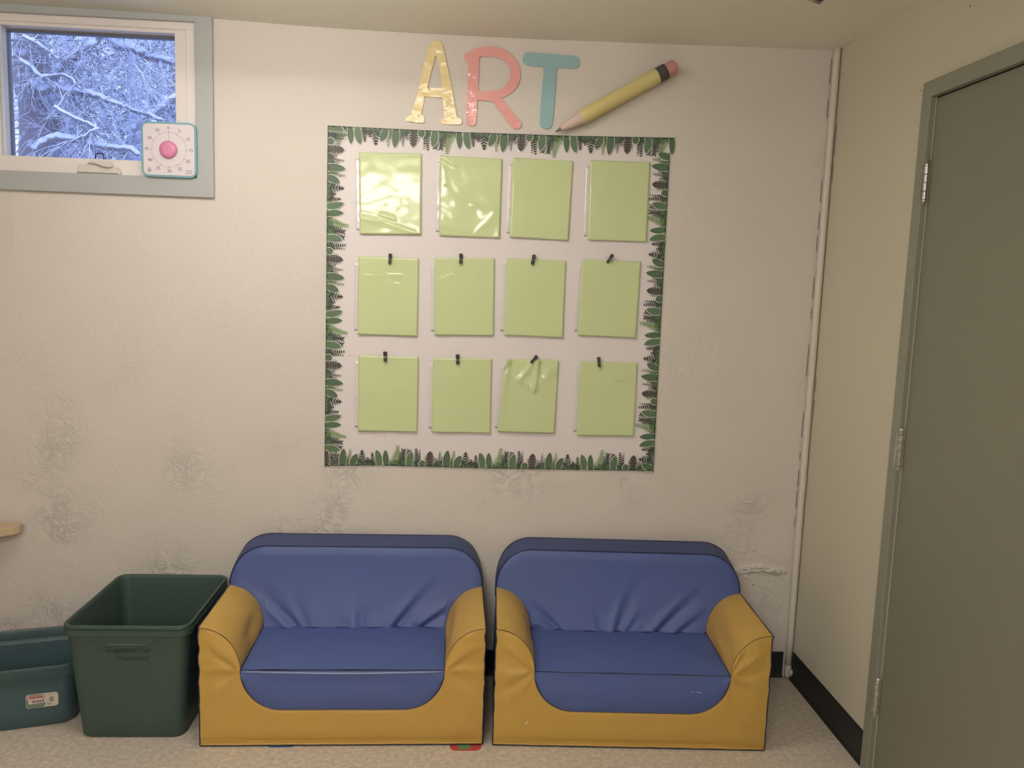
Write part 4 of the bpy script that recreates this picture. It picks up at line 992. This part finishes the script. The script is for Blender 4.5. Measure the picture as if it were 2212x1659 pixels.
# ------------------------------------------------------------------ big paper pencil
(p0, p1, p2, p3, p4, p5) = [Vector((x, 0, z)) for x, z in PENCIL]
ax_ = (p5 - p0); Lp = ax_.length; a_ang = atan2(ax_.z, ax_.x)
pen = thing('giant_pencil', 'giant yellow paper pencil with pink eraser, slanting above the display board', 'pencil', (p0.x, -0.0285, p0.z)); pen.rotation_euler = (0, -a_ang, 0)
d = lambda p: (p - p0).dot(ax_.normalized())
m_py = M('pencil_yellow_paper', (0.68, 0.59, 0.26), .6, bump=(30, .3, 2)); m_pc = M('pencil_cream_card', (0.66, 0.52, 0.44), .55); m_pl = M('pencil_lead_grey', (0.16, 0.155, 0.16), .4); m_pb = M('pencil_dark_band', (0.075, 0.07, 0.07), .5); m_pp = M('pencil_pink_eraser', (0.66, 0.30, 0.33), .6)
RP = 0.0262
def pl(name, prof, mat, bev=0):
    s = MB(); s.lathe(prof, (0, 0, 0), axis='x', n=36); o = s.build(name, mat, pen, smooth=True); md = o.modifiers.new('e', 'EDGE_SPLIT'); md.split_angle = radians(40); return o
pl('lead', [(0, 0.0), (0.0018, 0.001), (0.0072, d(p1))], m_pl)
pl('cone', [(0.0078, d(p1) - .0015), (0.0125, d(p1) + .012), (RP - .001, d(p2))], m_pc)
bodyprof = [(RP - .0005, d(p2) - .001)] + [(RP + .0006 * fbm(i * .7, 2), d(p2) + (d(p3) - d(p2)) * i / 14) for i in range(15)]
pl('barrel', bodyprof, m_py)
pl('band', [(RP + .001, d(p3) - .001), (RP + .001, d(p4))], m_pb)
pl('eraser', [(RP - .002, d(p4) - .002), (RP - .002, d(p5) + .006), (RP - .006, d(p5) + .012), (RP - .014, d(p5) + .013), (0, d(p5) + .011)], m_pp)

# ------------------------------------------------------------------ visual timer on the window ledge
m_tt = M('teal_plastic', (0.20, 0.42, 0.48), .35); m_tf = M('timer_face', (0.74, 0.70, 0.74), .3); m_tk = M('timer_knob_pink', (0.68, 0.25, 0.42), .3); m_tn = M('timer_print', (0.16, 0.15, 0.19), .5); m_tg = M('timer_print_grey', (0.42, 0.40, 0.44), .5)
tx, tz = -2.3412, 1.9122
tim = thing('visual_timer', 'square teal visual timer with pink knob leaning in the window corner', 'timer', (tx, -0.016, tz))
TWd = 0.184
def rrz(w, h, r, n=7): return rrect(w, h, r, n)
bo = rp('timer_case', rrz(TWd, TWd, .024), -0.012, 0.014, m_tt, tim, .004)
rp('timer_face', rrz(TWd - .013, TWd - .013, .016), -0.0135, -0.011, m_tf, tim, .0008)
s = MB(); s.lathe([(0, 0), (0.029, 0), (0.029, -0.009), (0.0265, -0.013), (0.018, -0.0142), (0, -0.0145)], (0, -0.0133, 0), axis='y', n=40); s.build('timer_knob', m_tk, tim, smooth=True)
s = MB()
for i in range(60):
    a = 2 * pi * i / 60; big = i % 5 == 0; r0, r1 = (0.0565 if not big else 0.0555), (0.0605 if not big else 0.062); w = .00045 if not big else .0009
    dx, dz = sin(a), cos(a); px, pz = -dz, dx
    s.add([(dx * r0 + px * w, -.0141, dz * r0 + pz * w), (dx * r1 + px * w, -.0141, dz * r1 + pz * w), (dx * r1 - px * w, -.0141, dz * r1 - pz * w), (dx * r0 - px * w, -.0141, dz * r0 - pz * w)], [(0, 1, 2, 3)])
s.box(-.0003, .0003, -.0141, -.0136, .029, .0555)
s.build('dial_marks', m_tn, tim)
# numbers read clockwise from 0 at the top
s_ = None
for i, n_ in enumerate(['0', '5', '10', '15', '20', '25', '30', '35', '40', '45', '50', '55']):
    a = 2 * pi * i / 12; rr = 0.0722 + 0.0018 * abs(sin(a))
    text('dial_number', n_, 0.0150, m_tn, tim, (sin(a) * rr, -.0139, cos(a) * rr))
s = MB()
for i in range(4): s.box(.056 + i * .0052, .0595 + i * .0052, -.0141, -.0136, -.0795, -.074); s.box(.056 + i * .0052, .0595 + i * .0052, -.0141, -.0136, -.072, -.0668)
s.build('dial_print', m_tg, tim)
s = MB(); s.lathe([(0, 0), (.0035, 0), (.0035, -.0004), (0, -.0004)], (-.066, -.0137, -.064), axis='y', n=14); s.lathe([(0, 0), (.0065, 0), (.0065, -.0003), (0, -.0003)], (-.066, -.0137, -.072), axis='y', n=14)
s.build('dial_print', m_tg, tim)

# ------------------------------------------------------------------ ceiling light fittings of the room (above and behind the camera)
m_fit = M('fitting_white_enamel', (0.8, 0.8, 0.78), .4); m_dif = M('lit_diffuser', (0.8, 0.8, 0.75), .5, emit=(WARM, 1.0))
for i, (fx, fy, pw) in enumerate(FITTINGS):
    t = thing('ceiling_fitting', ['fluorescent ceiling fitting just above the display wall', 'fluorescent ceiling fitting in the middle of the room', 'fluorescent ceiling fitting at the back of the room'][i], 'ceiling light', (fx, fy, 2.27), 0, 'fluorescent ceiling fittings')
    s = MB(); s.box(-.60, .60, -.06, .06, .032, .076); s.build('housing', m_fit, t, bevel=.006)
    m_di = M('lit_diffuser', (0.8, 0.8, 0.75), .5, emit=(WARM, pw))
    s = MB(); s.box(-.58, .58, -.11, .11, -.070, .032); s.build('diffuser', m_di, t)

# ------------------------------------------------------------------ snowy trees beyond the window
def snow_mat(name, dark, dark2, snow=(0.62, 0.70, 0.95), lo=-0.05, hi=0.35):
    m = bpy.data.materials.new(name); m.use_nodes = True; nt = m.node_tree; N = nt.nodes; L = nt.links; b = N['Principled BSDF']; b.inputs['Roughness'].default_value = 0.8
    ge = N.new('ShaderNodeNewGeometry'); sp = N.new('ShaderNodeSeparateXYZ'); L.new(ge.outputs['Normal'], sp.inputs[0])
    tc = N.new('ShaderNodeTexCoord'); nz = N.new('ShaderNodeTexNoise'); nz.inputs['Scale'].default_value = 9; nz.inputs['Detail'].default_value = 4; L.new(tc.outputs['Object'], nz.inputs['Vector'])
    ad = N.new('ShaderNodeMath'); ad.operation = 'MULTIPLY_ADD'; L.new(nz.outputs[0], ad.inputs[0]); ad.inputs[1].default_value = 0.9; L.new(sp.outputs[2], ad.inputs[2])
    mr = N.new('ShaderNodeMapRange'); mr.inputs[1].default_value = lo + .45; mr.inputs[2].default_value = hi + .45; L.new(ad.outputs[0], mr.inputs[0])
    r = N.new('ShaderNodeValToRGB'); r.color_ramp.elements[0].color = (*dark, 1); r.color_ramp.elements[1].color = (*dark2, 1); L.new(nz.outputs[0], r.inputs[0])
    mx = N.new('ShaderNodeMix'); mx.data_type = 'RGBA'; L.new(mr.outputs[0], mx.inputs[0]); L.new(r.outputs[0], mx.inputs[6]); mx.inputs[7].default_value = (*snow, 1)
    L.new(mx.outputs[2], b.inputs['Base Color']); return m
m_bark = snow_mat('bark_with_snow', (0.20, 0.18, 0.20), (0.27, 0.25, 0.28), snow=(0.75, 0.8, 1.0), lo=-0.35, hi=0.0)  # bark, twig and needle tones lightened here to paint in haze and glare
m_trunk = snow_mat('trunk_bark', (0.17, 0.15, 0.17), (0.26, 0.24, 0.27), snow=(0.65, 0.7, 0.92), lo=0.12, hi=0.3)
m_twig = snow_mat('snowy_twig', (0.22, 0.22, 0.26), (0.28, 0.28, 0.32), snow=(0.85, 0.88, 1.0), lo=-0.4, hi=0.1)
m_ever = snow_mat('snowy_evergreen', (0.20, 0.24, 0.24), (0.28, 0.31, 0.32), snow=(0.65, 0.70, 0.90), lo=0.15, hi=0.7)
m_snow = M('snow_cover', (0.8, 0.84, 0.92), 0.8, bump=(3, .6, 3))
rg = random.Random(11)
def grow(P, n=4):
    out = []
    N_ = len(P)
    for i in range(N_ - 1):
        p0 = Vector(P[max(i - 1, 0)]); p1 = Vector(P[i]); p2 = Vector(P[i + 1]); p3 = Vector(P[min(i + 2, N_ - 1)])
        for k in range(n):
            t = k / n; out.append(0.5 * ((2 * p1) + (-p0 + p2) * t + (2 * p0 - 5 * p1 + 4 * p2 - p3) * t * t + (-p0 + 3 * p1 - 3 * p2 + p3) * t ** 3))
    out.append(Vector(P[-1])); return out
def twigs(s, base, dirn, length, rad, lev, n=6, sides=3):
    p = Vector(base); d_ = Vector(dirn).normalized(); pts = [p.copy()]
    for i in range(n):
        d_ = (d_ + Vector((rg.uniform(-.35, .35), rg.uniform(-.3, .3), rg.uniform(-.35, .22)))).normalized(); p = p + d_ * length / n; pts.append(p.copy())
    s.tube(pts, [rad * (1 - .75 * i / n) for i in range(n + 1)], sides, caps=False)
    if lev > 0:
        for i in range(1, n + 1):
            for _ in range(2 if rg.random() < .6 else 1):
                q = (d_ + Vector((rg.uniform(-1.1, 1.1), rg.uniform(-.8, .8), rg.uniform(-.9, .8)))); twigs(s, pts[i], q, length * rg.uniform(.35, .65), rad * .6, lev - 1, 5, 3)
oak = thing('snowy_tree', 'big bare snowy tree with a thick trunk seen through the window', 'tree', (-4.72, 4.0, 1.0))
rel = lambda P: [Vector(q[:3]) - Vector((-4.72, 4.0, 1.0)) for q in P]
s = MB(); tk = grow(rel(TRUNK[::-1] ), 3); tk = [Vector((0, 0, -.02))] + tk + [tk[-1] + Vector((-.02, .1, .9)), tk[-1] + Vector((.05, .2, 2.2))]
rad = [.23] + [.19 - .10 * (i / (len(tk) - 2)) for i in range(len(tk) - 2)] + [.03]
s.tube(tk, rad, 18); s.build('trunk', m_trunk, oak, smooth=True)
for P, r0, r1 in ((BR1, .055, .03), (BR2, .042, .015), (BR3, .04, .022), (BR4, .05, .03), (BR5, .03, .045), (BR6, .03, .012), (BR7, .018, .008), (BR8, .02, .010), (BR9, .016, .010)):
    s = MB(); g_ = grow(rel(P), 4)
    g_ = [q + Vector((0.012 * fbm(i * .5, r0 * 90), 0.02 * fbm(i * .4, 5), .012 * fbm(i * .6, 9))) for i, q in enumerate(g_)]
    s.tube(g_, [r0 + (r1 - r0) * i / (len(g_) - 1) for i in range(len(g_))], 10)
    for i in range(1, len(g_), 2):
        for _ in range(2): twigs(s, g_[i], (rg.uniform(-.9, .9), rg.uniform(-.3, .9), rg.uniform(-.9, .7)), rg.uniform(.18, .45), .0055, 1)
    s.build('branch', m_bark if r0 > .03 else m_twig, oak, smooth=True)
# loose crown: many drooping snow-laden twigs that nobody could count
s = MB()
for _ in range(330):
    b0 = (rg.uniform(-1.2, 2.2), rg.uniform(.15, 2.6), rg.uniform(1.2, 3.2)); sg = 1 if rg.random() < .7 else -1
    twigs(s, b0, (sg * rg.uniform(.5, 1), rg.uniform(-.3, .3), rg.uniform(-.7, .15)), rg.uniform(.35, .9), .0055, 1 if rg.random() < .75 else 0, 7)
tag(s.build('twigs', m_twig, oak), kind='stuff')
for j, P in enumerate((SAP1, SAP2, CRV)):
    q0 = Vector(P[0]); bz = 1.0
    sp = thing('snowy_sapling', ['thin upright sapling at the right side of the window view', 'thinner sapling leaning left behind the upright sapling', 'short crooked sapling in the middle of the window view'][j], 'tree', (q0.x, q0.y, bz), 0, 'snowy saplings outside')
    g_ = [Vector((0, 0, 0)), Vector((0.02, 0, (q0.z - bz) * .5))] + [Vector(q) - Vector((q0.x, q0.y, bz)) for q in P]
    s = MB(); g_ = grow(g_, 3); s.tube(g_, [.024 * (1 - .6 * i / len(g_)) for i in range(len(g_))], 7)
    for i in range(4, len(g_)):
        for _ in range(2): twigs(s, g_[i], (rg.uniform(-1, 1), rg.uniform(-.5, .5), rg.uniform(-.2, .9)), rg.uniform(.3, .7), .006, 1)
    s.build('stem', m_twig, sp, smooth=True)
# evergreens farther off
def evergreen(x, y, h, r, label, seed):
    t = thing('snowy_evergreen', label, 'tree', (x, y, 1.0), 0, 'snowy evergreens outside'); rr = random.Random(seed)
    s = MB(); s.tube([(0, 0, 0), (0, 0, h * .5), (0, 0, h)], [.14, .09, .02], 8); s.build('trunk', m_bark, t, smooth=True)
    v = []; f = []
    def spray(p, d_, l, w):
        side = d_.cross(Vector((0, 0, 1))).normalized(); k = len(v); dr = Vector((0, 0, -.25 * l)); 
        v.extend([p, p + d_ * l * .55 + side * w + dr * .4, p + d_ * l + dr, p + d_ * l * .55 - side * w + dr * .4]); f.append((k, k + 1, k + 2, k + 3))
    tiers = int(h / .16)
    for i in range(tiers):
        z = .3 + (h - .3) * i / tiers; rad_ = r * (1 - i / tiers) ** .8 + .1; nb = max(7, int(20 * rad_ / r))
        for b_ in range(nb):
            a = 2 * pi * b_ / nb + rr.uniform(-.3, .3); d0 = Vector((cos(a), sin(a), rr.uniform(-.25, .1)))
            for q in range(9):
                tq = (q + rr.random()) / 9; p = Vector((0, 0, z + rr.uniform(-.08, .08))) + d0 * rad_ * tq
                a2 = a + rr.uniform(-1.1, 1.1); spray(p, Vector((cos(a2), sin(a2), rr.uniform(-.35, .25))).normalized(), rr.uniform(.12, .30), rr.uniform(.012, .04))
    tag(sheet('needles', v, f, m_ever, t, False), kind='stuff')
for q in [(-5.2, 7.2, 4.2, 1.5, 'dark snowy evergreen in the middle of the window view', 1), (-6.6, 8.6, 5.6, 1.6, 'tall snowy evergreen behind the thick trunk', 2), (-5.9, 10.5, 5.0, 1.9, 'far snowy evergreen between the other evergreens', 3), (-4.3, 8.4, 2.9, 1.3, 'low snowy evergreen at the lower right of the window view', 4)]: evergreen(*q)
# snow-covered ground outside, higher than the floor of the room
v = []; f = []; n = 24
for j in range(n + 1):
    for i in range(n + 1):
        x = -16 + 24 * i / n; y = 0.5 + 20 * j / n; v.append((x, y, 1.0 + .05 * fbm(x * .5, y * .5) + max(0, y - 7) * .03))
for j in range(n):
    for i in range(n): a = j * (n + 1) + i; f.append((a, a + 1, a + n + 2, a + n + 1))
gr = sheet('ground', v, f, m_snow); gr['kind'] = 'structure'
